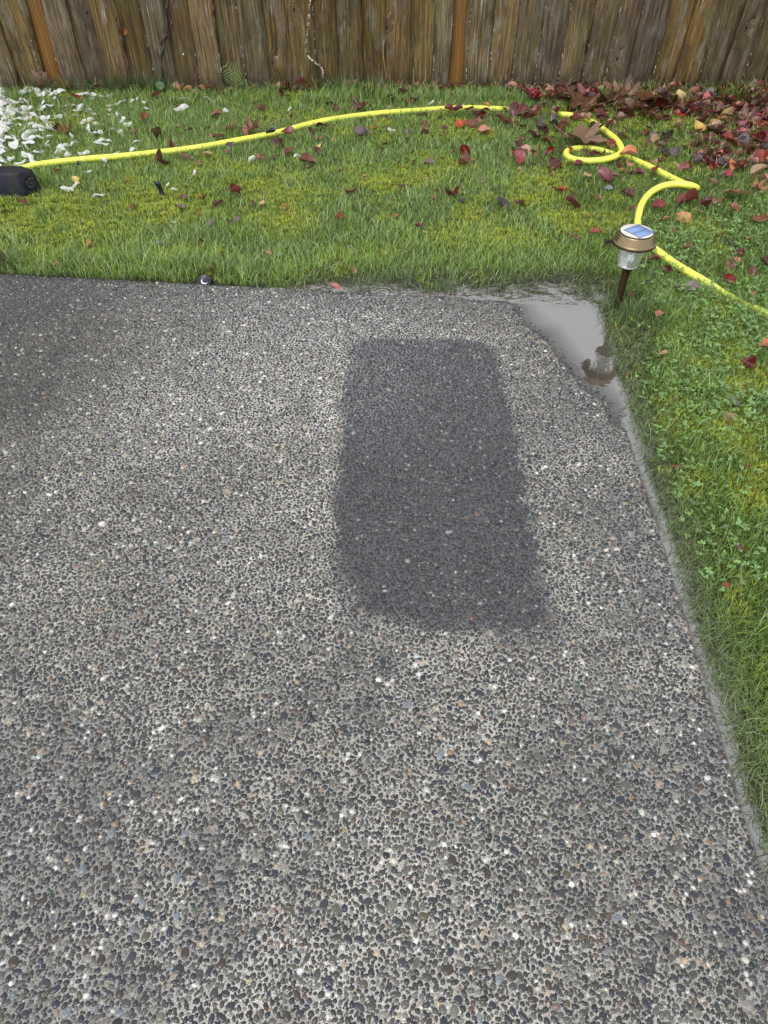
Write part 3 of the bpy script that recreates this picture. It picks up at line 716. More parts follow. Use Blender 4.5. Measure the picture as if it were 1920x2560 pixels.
# creeping buttercup leaves: three cut lobes on a low stalk
def clover(n, y0, y1):
    x, y, _ = view_pts(n, y0, y1); px, py = topx(x, y)
    dens = sst(1560, 1720, px) * (sst(560, 640, py) * sst(1150, 1000, py)) + .8 * sst(1560, 1700, px) * sst(430, 560, py) * sst(640, 560, py) * .6
    dens = np.maximum(dens, .25 * sst(1500, 1600, px) * sst(900, 1000, py)); dens = .62 * dens * sst(.28, .6, fbm(x, y, 6, 99))
    k = (rng.random(n) < dens) & (outside(x, y) > .05) & (sdr(x, y) < -.03); x, y = x[k], y[k]; n = len(x)
    z = soil_z(x, y) + .016 + .022 * rng.random(n); a = rng.random(n) * 6.283; s = .006 + .005 * rng.random(n); col = np.array([.17, .30, .085]) * (.6 + .9 * rng.random((n, 1))) + np.array([.01, .015, .01])
    loc = []
    for kx in (-1, 0, 1):           # lobes, each a notched fan of 5 points round the centre
        b0 = kx * 1.15
        for da, r in ((-.42, .75), (-.2, 1.05), (0., .8), (.2, 1.1), (.42, .75)): loc.append((math.cos(b0 + da) * r, math.sin(b0 + da) * r, .12 * math.sin(da * 6)))
    loc = np.array([(0, 0, -.1)] + loc)
    tiltx, tilty = (rng.random(n) - .5) * .9, (rng.random(n) - .5) * .9
    lx = loc[None, :, 0] * s[:, None]; ly = loc[None, :, 1] * s[:, None]; lz = loc[None, :, 2] * s[:, None]
    X = lx * np.cos(a)[:, None] - ly * np.sin(a)[:, None]; Y = lx * np.sin(a)[:, None] + ly * np.cos(a)[:, None]
    V = np.stack([x[:, None] + X, y[:, None] + Y, z[:, None] + lz + X * tiltx[:, None] + Y * tilty[:, None]], -1)
    tri = [(0, 1 + 5 * l + i, 2 + 5 * l + i) for l in range(3) for i in range(4)]
    T = (np.arange(n)[:, None, None] * 16 + np.array(tri)[None]).reshape(-1, 3)
    cc = np.repeat(col[:, None], 16, 1); cc[:, 0] *= .6
    return V.reshape(-1, 3), T, cc.reshape(-1, 3)
a_ = clover(95000, 1.0, 3.6)
o = link('buttercup_leaves', mesh_np('buttercup_leaves', a_[0], [a_[1]], a_[2], False), M_CLOV); print('clover', len(a_[1]))
tag(o, 'creeping buttercup foliage with lobed leaflets in the side lawn', 'ground cover', kind='stuff')

# ------------------------------------------------------------------ fence
YF = 4.73
fence = empty('wooden_fence', (0, YF, 0), 'weathered cedar board fence with two orange treated posts showing between boards', 'fence')
E0 = [(-142, -72), (-80, -15), (-22, 43), (48, 106), (None, None)]
edges = [(-205, -135), (-142, -72), (-80, -15), (-22, 43), (48, 106), 'POST', (99, 153), (159, 212), (220, 266), (283, 326), (343, 389), (407, 441), (467, 500), (529, 556), (588, 615), (653, 674),
         (713, 733), (781, 791), (841, 848), (904, 908), (966, 964), (1030, 1026), (1089, 1082), (1137, 1123), 'POST', (1178, 1165), (1240, 1221), (1303, 1280), (1365, 1337), (1428, 1394),
         (1491, 1455), (1556, 1512), (1617, 1566), (1681, 1630), (1745, 1684), (1805, 1745), (1870, 1802), (1922, 1856), (1985, 1912), (2050, 1970), (2115, 2030)]
H = 1.22
def board(l, r, yoff, seed, knot=None, base=-.03, warp=1.):
    ov = .016 if yoff >= .019 else 0.
    """l, r: (x at the top of the photo, x at the foot) of each edge"""
    zt, zb = PF(l[0], 0, YF)[2], PF(l[0], 200, YF)[2]
    def xe(e, z):
        a, b = PF(e[0], 0, YF)[0], PF(e[1], 200, YF)[0]; s = (a - b) / (zt - zb)
        s *= 1. if z < zt else 0.; return b + (a - b) * (min(z, zt) - zb) / (zt - zb)
    zs = np.concatenate([np.linspace(base, .55, 34), np.linspace(.60, H, 8)])
    xs_ = np.linspace(0, 1, 7); cx = (xe(l, 0) + xe(r, 0)) / 2
    rr = np.random.default_rng(seed); cup = (rr.random() - .5) * .008; th = .018; V = []
    e1, e2 = rr.integers(0, 999), rr.integers(0, 999)
    for z in zs:
        a = xe(l, z) - ov + .0015 + .011 * (vn(z, 0., 9, e1) - .5) * warp; b = xe(r, z) + ov - .0015 + .011 * (vn(z, 0., 9, e2) - .5) * warp
        for t in xs_: V.append((a + (b - a) * t - cx, yoff - YF * 0 + cup * (4 * (t - .5) ** 2) + .006 * (vn(z, t, 5, e1 + 3) - .5) + (.002 if t in (0, 1) else 0), z))
    n, m = len(zs), len(xs_); V = np.array(V); Bk = V.copy(); Bk[:, 1] += th; V = np.vstack([V, Bk]); i = np.arange(n * m).reshape(n, m)
    F1 = np.stack([i[:-1, :-1], i[:-1, 1:], i[1:, 1:], i[1:, :-1]], -1).reshape(-1, 4); o = n * m
    loop = np.concatenate([i[0, :], i[1:, -1], i[-1, -2::-1], i[-2:0:-1, 0]]); l2 = np.roll(loop, -1)
    F2 = np.stack([l2, loop, loop + o, l2 + o], -1)
    me = mesh_np('board', V, [np.vstack([F1, F1[:, ::-1] + o, F2])], None, True)
    ob = link('board', me, M_WOOD, fence, (cx, 0, 0)); ob['knot_x'] = 9.; ob['knot_z'] = 9.
    if knot:
        w = PF(knot[0], knot[1], YF); ob['knot_x'] = float(w[0] - cx); ob['knot_z'] = float(w[2])
    return ob
knots = {(159, 212): (216, 35), (220, 266): None, (841, 848): (829, 146), (966, 964): (969, 70), (653, 674): (680, 160), (1556, 1512): (1545, 150), (1870, 1802): (1866, 70), (1922, 1856): (1834, 180), (1985, 1912): (1902, 180), (781, 791): (735, 25)}
nail_xy = (459, 136)
def post(l, r, seed):
    zt, zb = PF(l[0], 0, YF)[2], PF(l[0], 200, YF)[2]
    a0, a1 = PF(l[0], 0, YF)[0], PF(l[1], 200, YF)[0]; b0, b1 = PF(r[0], 0, YF)[0], PF(r[1], 200, YF)[0]
    cx = (a1 + b1) / 2; slope = ((a0 + b0) / 2 - cx) / (zt - zb); w = .052; dpt = .088; V = []; cb = .004
    for z in (-.1, H + .05):
        xm = slope * (min(z, .6) - zb)
        for x, y in ((-w + cb, 0), (w - cb, 0), (w, cb), (w, dpt), (-w, dpt), (-w, cb)): V.append((xm + x, .041 + y, z))
    Fq = [[i, (i + 1) % 6, 6 + (i + 1) % 6, 6 + i] for i in range(6)]
    me = mesh_np('post', np.array(V), [np.array(Fq), np.array([[6, 7, 8, 9, 10, 11]])], None, False)
    o = link('post', me, M_POST, fence, (cx, 0, 0)); o['label'] = 'orange brown treated post'
    return o
i = 0
for i in range(len(edges) - 1):
    l, r = edges[i], edges[i + 1]
    if l == 'POST' or r == 'POST':
        if r == 'POST': post(l, edges[i + 2], i)
        continue
    board(l, r, (.020 if i % 2 else 0.) + .003 * (i % 3), 100 + i, knots.get(r) or knots.get(l) if knots.get(l) is None else knots.get(l), -.03)
# fill boards beyond the frame to the left so the fence goes on
for k in range(8):
    board((-205 - 62 * (k + 1), -135 - 62 * (k + 1)), (-205 - 62 * k, -135 - 62 * k), (1 - k % 2) * .020, 300 + k)
    board((2115 + 63 * k, 2030 + 60 * k), (2115 + 63 * (k + 1), 2030 + 60 * (k + 1)), (k % 2) * .020, 340 + k)
for zc in (.55, 1.05):
    V = np.array([(x, .131 + y, zc + z) for x in (-4.6, 4.6) for y, z in ((0, -.045), (.038, -.045), (.038, .045), (0, .045))])
    link('rail', mesh_np('rail', V, [np.array([[0, 1, 5, 4], [1, 2, 6, 5], [2, 3, 7, 6], [3, 0, 4, 7], [0, 3, 2, 1], [4, 5, 6, 7]])], None, False), M_WOOD, fence)['knot_x'] = 9.
M_STEEL, _, _ = mat('galvanised_nail', (.75, .75, .73), .3, 1)
w = PF(*nail_xy, YF); V, Fc = lathe([(0, 0), (.0055, 0), (.0055, .0015), (.004, .003), (0, .0035)], 12)
V = V[:, [0, 2, 1]]; V[:, 1] *= -1
o = link('nail', mesh_np('nail', V, Fc), M_STEEL, fence, (w[0], -.004, w[2]))

# pale lichen flecks growing in the joints
M_LICH, nt, b = mat('pale_lichen', (.50, .50, .42), .9)
V, T = [], []
for e in edges:
    if e == 'POST' or not (-20 < e[0] < 1990): continue
    if random.random() < .3: continue
    for k in range(random.randint(2, 15)):
        z = random.uniform(.02, .46) if random.random() < .5 else random.uniform(.02, .2)
        zt, zb = PF(e[0], 0, YF)[2], PF(e[0], 200, YF)[2]; x = PF(e[1], 200, YF)[0] + (PF(e[0], 0, YF)[0] - PF(e[1], 200, YF)[0]) * (z - zb) / (zt - zb) + random.uniform(-.003, .004)
        h, w_ = random.uniform(.002, .009), random.uniform(.0008, .0018); b0 = len(V); y = YF - random.uniform(.001, .003)
        V += [(x - w_, y, z - h), (x + w_, y, z - h * .6), (x + w_ * .8, y, z + h), (x - w_ * .6, y, z + h * .7), (x, y - .002, z)]
        T += [(b0, b0 + 1, b0 + 4), (b0 + 1, b0 + 2, b0 + 4), (b0 + 2, b0 + 3, b0 + 4), (b0 + 3, b0, b0 + 4)]
V = np.array(V); V[:, 1] -= YF
o = link('lichen', mesh_np('lichen', V, [np.array(T)]), M_LICH, fence); o['kind'] = 'stuff'

# ------------------------------------------------------------------ vines on the fence
def vine_mat(n, c1, c2):
    m, nt, b = mat(n, rough=.6); q = NB(nt); g = q.n('ShaderNodeNewGeometry').outputs['Position']
    q.l(q.mix(q.rng(q.noise(g, 90, 3), .45, .6), c1, c2), b.inputs['Base Color']); return m
M_V1 = vine_mat('dark_vine_bark', (.016, .012, .009), (.05, .035, .022)); M_V2 = vine_mat('speckled_vine_bark', (.045, .026, .016), (.5, .46, .38))
M_V3 = vine_mat('red_brown_stem', (.05, .014, .010), (.11, .035, .02)); M_STRAW = vine_mat('dry_straw', (.40, .30, .17), (.28, .2, .1))
def vine(name, pts, r0, r1, m, label, yo=.018):
    pp = [PF(a, b_, YF - yo - (.015 if i % 2 else 0)) for i, (a, b_) in enumerate(pts)]
    pth = catmull(pp, 6); V, Fc = tube(pth, np.linspace(r0, r1, len(pth)), 7, .3)
    o = link(name, mesh_np(name, V, Fc), m); return tag(o, label, 'vine', 'bare vines climbing the fence')
v1 = vine('vine_stem', [(413, 214), (404, 170), (402, 150), (408, 125), (413, 100), (418, 75), (416, 40), (420, 10), (417, -60), (424, -200)], .0085, .006, M_V1, 'thick black vine stem climbing the fence at the bare joint beside a nail')
pth = catmull([PF(a, b_, YF - y) for a, b_, y in ((408, 120, .02), (403, 105, .035), (414, 90, .04), (425, 76, .02), (429, 60, .03), (428, 48, .02), (421, 30, .035), (416, 18, .04), (432, 8, .02), (440, -20, .03))], 6)
V, Fc = tube(pth, .0045, 6, .2); o = link('tendril', mesh_np('tendril', V, Fc), M_V3, v1)
vine('vine_stem', [(808, 196), (807, 180), (803, 168), (785, 155), (770, 140), (764, 120), (768, 90), (771, 60), (773, 30), (776, 0), (780, -80), (784, -220)], .0062, .0045, M_V2, 'speckled brown vine stem bending near the knotted board at the fence centre')
vine('vine_stem', [(324, 200), (320, 165), (312, 130), (305, 105), (300, 85), (296, 68), (290, 52), (293, 40)], .006, .003, M_V3, 'short reddish woody stem with an orange leaf at its tip on the fence')
vine('vine_stem', [(533, 35), (535, 20), (530, 5), (532, -60)], .006, .004, M_V3, 'stub of red brown vine hanging from the top of a joint')
vine('vine_stem', [(1040, 205), (1034, 150), (1038, 100), (1033, 60), (1035, 0), (1032, -90)], .0024, .0018, M_V1, 'hair thin dark vine running straight up a board near the middle post')
vine('vine_stem', [(1838, 100), (1860, 60), (1885, 30), (1905, 5), (1930, -40)], .003, .002, M_V3, 'thin vine slanting over the board with two knots')
vine('vine_stem', [(1872, 165), (1888, 130), (1902, 85), (1912, 45), (1920, 10), (1930, -50)], .0045, .003, M_V3, 'dark reddish vine pair rising at the far end of the fence in view', .03)
vine('vine_stem', [(966, 200), (961, 160), (958, 120), (966, 90)], .002, .0012, M_STRAW, 'pale dry grass stalk leaning on the fence middle')

# fern
M_FERN, _, _ = mat('fern_green', (.16, .27, .07), .5)
fb = P(612, 214); fern = empty('fern', tuple(fb), 'small bright green fern frond at the foot of the fence', 'fern')
pth = catmull([PF(a, b_, YF - y) - fb for a, b_, y in ((614, 214, .05), (602, 202, .08), (586, 186, .11), (566, 164, .12))], 8)
V, Fc = tube(pth, np.linspace(.0018, .0008, len(pth)), 5); link('stalk', mesh_np('stalk', V, Fc), M_FERN, fern)
V, T = [], []
for k, t in enumerate(np.linspace(.2, 1, 10)):
    p = pth[int(t * (len(pth) - 1))]; L = .075 * math.sin(math.pi * min(1, (1.12 - t) * .9 + .05)) + .004
    for s in (-1, 1):
        dr = s * np.array([.75, 0, .62]) + np.array([-.28, -.1, .28]); dr /= np.linalg.norm(dr); perp = np.array([-.7, .0, .7]); b0 = len(V)
        nn = 7; mid = []
        for q_ in range(nn + 1):
            f = q_ / nn; ww = .0027 * (1 - f) ** .7 * (1.3 if q_ % 2 else .55)
            c_ = p + dr * L * f + np.array([0, -.004 * f * f, -.006 * f * f]); V += [c_ + perp * ww, c_ - perp * ww]
        for q_ in range(nn): a = b0 + 2 * q_; T += [(a, a + 1, a + 3), (a, a + 3, a + 2)]
link('leaflets', mesh_np('leaflets', np.array(V), [np.array(T)], None, False), M_FERN, fern)
# one broad weed leaf by the vine foot
M_WEED, _, _ = mat('weed_leaf', (.035, .085, .02), .5)

# ------------------------------------------------------------------ hose
def hose_mat():
    m, nt, b = mat('neon_yellow_hose', (.70, .74, .09), .45); q = NB(nt)
    g = q.n('ShaderNodeNewGeometry').outputs['Position']
    n = q.noise(g, 330, 2, .5); n2 = q.noise(g, 14, 3); n3 = q.noise(g, 900, 2)
    c = q.mix(q.rng(n2, .4, .7, 0, .35), (.80, .83, .11), (.64, .68, .10))
    c = q.mix(q.rng(n, .655, .70, 0, .8), c, (.10, .08, .02)); c = q.mix(q.rng(n3, .69, .73, 0, .6), c, (.14, .10, .03))
    q.l(c, b.inputs['Base Color']); q.bump(n3, .2, .0006, b); return m
HP = [(-160, 436, .028), (-40, 431, .02), (20, 425, .02), (60, 420, .021), (92, 412, .028), (200, 399, .032), (330, 388, .031), (480, 371, .031), (600, 350, .031), (700, 330, .031), (770, 311, .032), (840, 297, .031), (950, 283, .031),
      (1050, 276, .030), (1110, 272, .030), (1180, 270, .030), (1250, 273, .026), (1285, 276, .002), (1330, 279, -.004), (1375, 283, .002), (1400, 286, .026), (1430, 289, .031), (1475, 303, .033), (1510, 326, .035), (1540, 349, .042), (1554, 373, .05),
      (1543, 389, .052), (1505, 400, .042), (1460, 402, .032), (1425, 395, .030), (1415, 382, .029), (1430, 373, .029), (1465, 371, .030), (1500, 376, .029), (1535, 387, .02), (1572, 396, .026), (1610, 411, .030),
      (1655, 433, .030), (1700, 455, .030), (1732, 470, .030), (1741, 470, .045), (1722, 463, .066), (1690, 460, .062), (1655, 466, .052), (1624, 484, .044), (1605, 510, .038), (1596, 540, .034), (1594, 570, .032), (1603, 598, .031),
      (1628, 616, .030), (1660, 640, .030), (1705, 671, .030), (1760, 703, .029), (1813, 737, .020), (1860, 762, .014), (1905, 781, .022), (1960, 808, .03), (2060, 860, .03), (2200, 950, .03), (2420, 1040, .03), (2750, 1100, .03)]
pth = catmull([P(a, b_, z - .005) for a, b_, z in HP], 8)
V, Fc = tube(pth, .0143, 16)
o = link('garden_hose', mesh_np('garden_hose', V, Fc), hose_mat())
tag(o, 'bright yellow garden hose snaking over the lawn with one loop', 'hose')

# ------------------------------------------------------------------ solar light
LB = P(1541, 772); lamp = empty('solar_path_light', (LB[0], LB[1], 0), 'bronze solar path light staked in the flooded grass at the slab corner', 'light')
def bronze(name, c, r):
    m, nt, b = mat(name, c, r, .85); q = NB(nt); oc = q.n('ShaderNodeTexCoord').outputs['Object']
    q.l(q.rng(q.noise(oc, 60, 3), .3, .7, r - .06, r + .1), b.inputs['Roughness']); return m
M_BRZ = bronze('brushed_bronze', (.235, .175, .10), .3); M_BRD = bronze('dark_bronze', (.07, .045, .026), .5)
def part(name, prof, m, seg=48, parent=lamp, **kw):
    V, Fc = lathe(prof, seg, **kw); return link(name, mesh_np(name, V, Fc), m, parent)
part('stake', [(0, -.09), (.010, -.08), (.0115, 0), (.0125, .06), (.0135, .135), (.0145, .148), (.024, .158), (.027, .162), (.026, .166), (0, .167)], M_BRD, 32)
cap = part('cap', [(.044, .242), (.060, .241), (.0695, .246), (.0708, .2505), (.0706, .2535), (.0690, .2548), (.0680, .2555), (.0678, .2560), (.0585, .2760), (.0582, .2768), (.0570, .2800), (.0545, .2822), (.0530, .2830)], M_BRZ, 64)
part('rim', [(.0690, .2440), (.0722, .2450), (.0728, .2490), (.0712, .2525), (.0695, .2530)], M_BRD, 64, cap)
M_SEAL, _, _ = mat('black_seal', (.02, .018, .016), .5)
part('seal_ring', [(.0556, .2815), (.0562, .2845), (.0535, .2856), (.0520, .2840)], M_SEAL, 64, cap)
m_, nt, b = mat('cream_plastic', (.62, .57, .47), .35); part('top_disc', [(.0532, .2835), (.0532, .2848), (.0515, .2858), (0, .2860)], m_, 64)
# solar panel, four corners read from the photo at the height of the disc
cs = [P(px, py, .2868) for px, py in ((1593.5, 557.6), (1635.2, 577.6), (1609.9, 600.5), (1567.0, 578.8))]
cc = sum(cs) / 4; e = (cs[1] - cs[0] + cs[2] - cs[3]) / 2; e /= np.linalg.norm(e); f = np.array([-e[1], e[0], 0])
ha, hb = np.linalg.norm(cs[1] - cs[0]) / 2, np.linalg.norm(cs[2] - cs[1]) / 2; ha = min(ha, .037); hb = min(hb, .036)
ctr = np.array([0, 0, 0.]) + (cc - np.array([LB[0], LB[1], .2868])) * .6; ctr[2] = 0
def slabm(name, u0, u1, v0, v1, z0, z1, m, parent):
    V = [ctr + e * u + f * v + np.array([0, 0, z]) for z in (z0, z1) for u, v in ((u0, v0), (u1, v0), (u1, v1), (u0, v1))]
    return link(name, mesh_np(name, np.array(V), [np.array([[4, 5, 6, 7], [0, 1, 5, 4], [1, 2, 6, 5], [2, 3, 7, 6], [3, 0, 4, 7]])], None, False), m, parent)
M_PF, _, _ = mat('panel_edge', (.10, .11, .12), .4)
M_CELL, nt, b = mat('solar_cell', (.16, .24, .45), .4, .0, 1.5); b.inputs['Specular IOR Level'].default_value = .25
q = NB(nt); oc = q.n('ShaderNodeTexCoord').outputs['Object']
vv = q.n('ShaderNodeVectorMath', operation='DOT_PRODUCT'); q.l(oc, vv.inputs[0]); vv.inputs[1].default_value = tuple(f)
ln_ = q.rng(q.math('ABSOLUTE', q.math('SUBTRACT', q.math('FRACT', q.math('MULTIPLY', vv.outputs['Value'], 120.)), .5)), .40, .46, 0, .35)
q.l(q.mix(ln_, (.17, .25, .46), (.4, .46, .58)), b.inputs['Base Color'])
panel = slabm('solar_panel', -ha, ha, -hb, hb, .2858, .2872, M_PF, lamp)
g_ = .0012
for (a0, a1) in ((-ha + g_, -g_ / 2), (g_ / 2, ha - g_)): slabm('solar_cell', a0, a1, -hb + g_, hb - g_, .2873, .2879, M_CELL, panel)
m_, nt, b = mat('ribbed_clear_lens', (.84, .90, .86), .14, 0, 1.45, .8)
lens = part('lens', [(.0455, .2425), (.0450, .2350), (.0400, .2050), (.0350, .1800), (.0325, .1700), (.0300, .1665), (.0285, .1665), (.0300, .1705), (.0325, .1805), (.0375, .2050), (.0425, .2350), (.043, .2425)], m_, 96, ribs=16, rdep=.022)
m_, nt, b = mat('chrome_reflector', (.85, .86, .88), .12, 1); part('reflector', [(0, .1675), (.022, .1690), (.027, .1760), (.0265, .1775), (.019, .1775), (.012, .1850), (.009, .2050), (.006, .2100), (0, .2110)], m_, 32, ribs=8, rdep=.08)
m_, nt, b = mat('clear_base_ring', (.75, .78, .78), .1, 0, 1.45, .5); part('lens_ring', [(.024, .1655), (.0305, .1645), (.0330, .1670), (.0335, .1700), (.0315, .1715)], m_, 48)

# ------------------------------------------------------------------ black plastic box at the left
def pl(*c): return P(*c)
BK = empty('black_box', tuple(P(0, 480)), 'low black plastic box with a round hole in its end, lying on the lawn', 'box')
o0 = P(0, 480)
def box_mat():
    m, nt, b = mat('black_plastic', (.012, .013, .019), .5, spec=.25); q = NB(nt); g = q.n('ShaderNodeNewGeometry').outputs['Position']
    n = q.noise(g, 240, 2); n2 = q.noise(g, 18, 3)
    c = q.mix(q.rng(n2, .4, .65), (.008, .010, .018), (.018, .017, .015)); c = q.mix(q.rng(n, .70, .74, 0, .8), c, (.4, .38, .34))
    q.l(c, b.inputs['Base Color']); return m
M_BOX = box_mat()
def front(px, py, z): return P(px, py, z) - o0
FR, RR, BR = P(62, 493, .02), P(105, 474, .02), P(92, 447, .0); TF, TR, TB = P(41, 435, .112), P(81, 422.5, .108), P(52, 414, .112); xl = FR[0] - .52; yf = FR[1]; bx1 = FR[0]
low_ = [(xl, FR[1]), (FR[0], FR[1]), (RR[0], RR[1]), (BR[0], BR[1]), (xl, BR[1])]
V = np.array([(x, y, -.01) for x, y in low_] + [(x, y, .02) for x, y in low_] + [(xl, TF[1], .112), tuple(TF), tuple(TR), tuple(TB), (xl, TB[1], .112)]) - o0; Fq = []
for L_ in (0, 5):
    for i in range(5): Fq.append([L_ + i, L_ + (i + 1) % 5, L_ + 5 + (i + 1) % 5, L_ + 5 + i])
me = mesh_np('shell', V, [np.array(Fq), np.array([[10, 11, 12, 13, 14]])], None, False)
shell = link('shell', me, M_BOX, BK); bv = shell.modifiers.new('edge', 'BEVEL'); bv.width = .006; bv.segments = 2
# round mouth in the slanted end
p0, p1, p2, p3 = V[6], V[7], V[12], V[11]; cen = (p0 + p1 + p2 + p3) / 4 + np.array([.002, 0, .002]); nrm = np.cross(p1 - p0, p3 - p0); nrm /= np.linalg.norm(nrm)
if nrm[0] < 0: nrm = -nrm
ax = (p1 - p0) / np.linalg.norm(p1 - p0); ay = np.cross(nrm, ax)
M_HOLE, _, _ = mat('hole_black', (.004, .004, .005), .8)
a = np.arange(28) / 28 * 2 * math.pi
def ringp(r, off): return cen + nrm * off + np.outer(np.cos(a) * r, ax) + np.outer(np.sin(a) * r * .92, ay)
R = [ringp(.030, .001), ringp(.030, .004), ringp(.027, .005), ringp(.025, .003)]
Vr = np.vstack(R); j = np.arange(28); k2 = (j + 1) % 28
mouth = link('mouth_ring', mesh_np('mouth_ring', Vr, [np.vstack([np.stack([q_ * 28 + j, q_ * 28 + k2, q_ * 28 + 28 + k2, q_ * 28 + 28 + j], -1) for q_ in range(3)])]), M_BOX, BK)
Vr = np.vstack([ringp(.0252, .0032), ringp(.023, .0016), (cen + nrm * .0010)[None]])
link('hole', mesh_np('hole', Vr, [np.stack([j, k2, 28 + k2, 28 + j], -1), np.stack([28 + j, 28 + k2, np.full(28, 56)], -1)]), M_HOLE, mouth)
# seam line along the lid
V2 = np.array([(xl, yf + .004, .024), (bx1 - .004, yf + .004, .024), (bx1 - .004, yf + .008, .027), (xl, yf + .008, .027), (xl, yf + .006, .019), (bx1 - .004, yf + .006, .019)]) - o0
V2[:, 1] -= .006
link('lid_seam', mesh_np('lid_seam', V2, [np.array([[0, 1, 2, 3], [4, 5, 2, 3]])], None, False), M_BOX, BK)
# dry seed fluff and petals caught in the mouth
V, T = [], []
for k in range(26):
    r = .022 * math.sqrt(random.random()); t_ = random.random() * 6.28; c_ = cen + nrm * .006 + ax * (r * math.cos(t_) + .004) + ay * (r * math.sin(t_) - .008); d_ = np.array([random.gauss(0, 1) for _ in range(3)]); d_ /= np.linalg.norm(d_); b0 = len(V)
    V += [c_, c_ + d_ * random.uniform(.006, .016), c_ + d_ * .004 + nrm * .002]; T.append((b0, b0 + 1, b0 + 2))
M_FL, _, _ = mat('dry_fluff', (.32, .27, .22), .8); o = link('dry_debris', mesh_np('dry_debris', np.array(V), [np.array(T)], None, False), M_FL, BK); o['kind'] = 'stuff'

# ------------------------------------------------------------------ small things at the slab edge
cpos = P(512, 706); M_BLK, _, _ = mat('black_rubber', (.010, .010, .012), .35); M_WHT, _, _ = mat('white_paint', (.8, .8, .8), .4)
dk = empty('plastic_disc', tuple(cpos), 'small black plastic disc with a white crescent, half buried at the slab edge', 'disc'); dk.rotation_euler = (.42, -.12, 0)
V, Fc = lathe([(0, -.004), (.027, -.004), (.030, .002), (.030, .010), (.0275, .013), (.024, .0125), (.022, .010), (0, .010)], 36); link('body', mesh_np('body', V, Fc), M_BLK, dk)
aa = np.linspace(math.radians(150), math.radians(305), 22); V = []
for t_, w_ in zip(aa, .0045 * np.sin(np.linspace(.15, math.pi - .1, 22)) ** .6): V += [(math.cos(t_) * (.0145 - w_ / 2) + .006, math.sin(t_) * (.0145 - w_ / 2), .0115), (math.cos(t_) * (.0145 + w_ / 2) + .006, math.sin(t_) * (.0145 + w_ / 2), .0115), ]
link('crescent', mesh_np('crescent', np.array(V), [np.array([[2 * i, 2 * i + 1, 2 * i + 3, 2 * i + 2] for i in range(21)])], None, False), M_WHT, dk)
# brown stone at the frame edge
ph = rng.random(3) * 6; st = P(2, 668); V = []
for i_ in range(9):
    t_ = i_ / 8 * math.pi
    for j_ in range(12):
        a_ = j_ / 12 * 6.283; r_ = math.sin(t_) * (1 + .18 * math.sin(2 * a_ + ph[0]) + .1 * math.sin(5 * a_ + i_)); V.append((r_ * math.cos(a_) * .024, r_ * math.sin(a_) * .03, math.cos(t_) * .036 + .03))
i_ = np.arange(8)[:, None] * 12; j_ = np.arange(12)[None]; F4 = np.stack([i_ + j_, i_ + 12 + j_, i_ + 12 + (j_ + 1) % 12, i_ + (j_ + 1) % 12], -1).reshape(-1, 4)
M_RST = vine_mat('brown_stone', (.055, .028, .016), (.10, .055, .03))
tag(link('stone', mesh_np('stone', np.array(V), [F4]), M_RST, None, tuple(st)), 'dark brown rounded stone behind the tall pale grass clump by the slab', 'stone')

# ------------------------------------------------------------------ leaves and petals
def oval_leaf(seed, width=.36, cup=.25, fold=.2, curl=.25, stem=True, obov=.0):
    r = np.random.default_rng(seed); nu_, nv_ = 11, 7; V = []
    ws = r.random(3) * 6
    for i in range(nu_):
        t = i / (nu_ - 1); w = width * (math.sin(math.pi * min(1, t ** (1.0 + obov))) ** .75 + .001)
        for j in range(nv_):
            s = j / (nv_ - 1) * 2 - 1; x = s * w * (1 + .05 * math.sin(9 * t + ws[0] + s)); y = t - .5
            z = fold * abs(s) * w * 1.4 + cup * (4 * (t - .5) ** 2) * .25 - curl * (t - .5) * s * .3 + .03 * math.sin(7 * t + 3 * s + ws[1]) + .05 * math.sin(3.3 * t * 2 + ws[2]) * s
            V.append((x, y, z))
    i = np.arange(nu_ * nv_).reshape(nu_, nv_); Fq = np.stack([i[:-1, :-1], i[:-1, 1:], i[1:, 1:], i[1:, :-1]], -1).reshape(-1, 4)
    return stem_add(np.array(V), [Fq], -.5, r) if stem else (np.array(V), [Fq])
def stem_add(V, Fc, y0, r, L=.38):
    p = catmull([(0, y0 + .03, V[:, 2][abs(V[:, 1] - y0) < .12].mean()), (r.normal() * .03, y0 - L * .5, .05), (r.normal() * .08, y0 - L, .12 + r.random() * .15)], 3); Vt, Ft = tube(p, .014, 4); o = len(V)
    out = [f + o for f in Ft]; return np.vstack([V, Vt]), Fc + out
def maple_leaf(seed, curl=.35, lobes=5):
    r = np.random.default_rng(seed); n = 60; a = np.arange(n) / n * 2 * math.pi; out = []
    d = np.zeros(n)
    for k, L_ in zip(range(5), (.56, .54, .62, .54, .56)):
        c = math.pi / 2 + (k - 2) * .95; w_ = (a - c + math.pi) % (2 * math.pi) - math.pi; d = np.maximum(d, L_ * np.clip(1 - abs(w_) / .70, 0, 1) ** .55)
    d = np.maximum(d, .30) + .035 * np.sign(np.sin(a * 17)) * (d > .3); ph = r.random(4) * 6
    V = [(0, 0, 0)]
    for rr in (.4, .75, 1.):
        for k in range(n):
            R_ = d[k] * rr; x, y = R_ * math.cos(a[k]), R_ * math.sin(a[k])
            V.append((x, y, curl * (.9 * (R_ ** 2) * math.sin(2 * a[k] + ph[0]) + .8 * R_ ** 2 + .10 * R_ * math.sin(7 * a[k] + ph[1]) + .06 * math.sin(9 * x + ph[2]))))
    j = np.arange(n); k2 = (j + 1) % n; T = np.stack([np.zeros(n, int), 1 + j, 1 + k2], -1)
    Q = np.vstack([np.stack([1 + q_ * n + j, 1 + (q_ + 1) * n + j, 1 + (q_ + 1) * n + k2, 1 + q_ * n + k2], -1) for q_ in range(2)])
    return stem_add(np.array(V, float), [T, Q], -.12, r, .55)
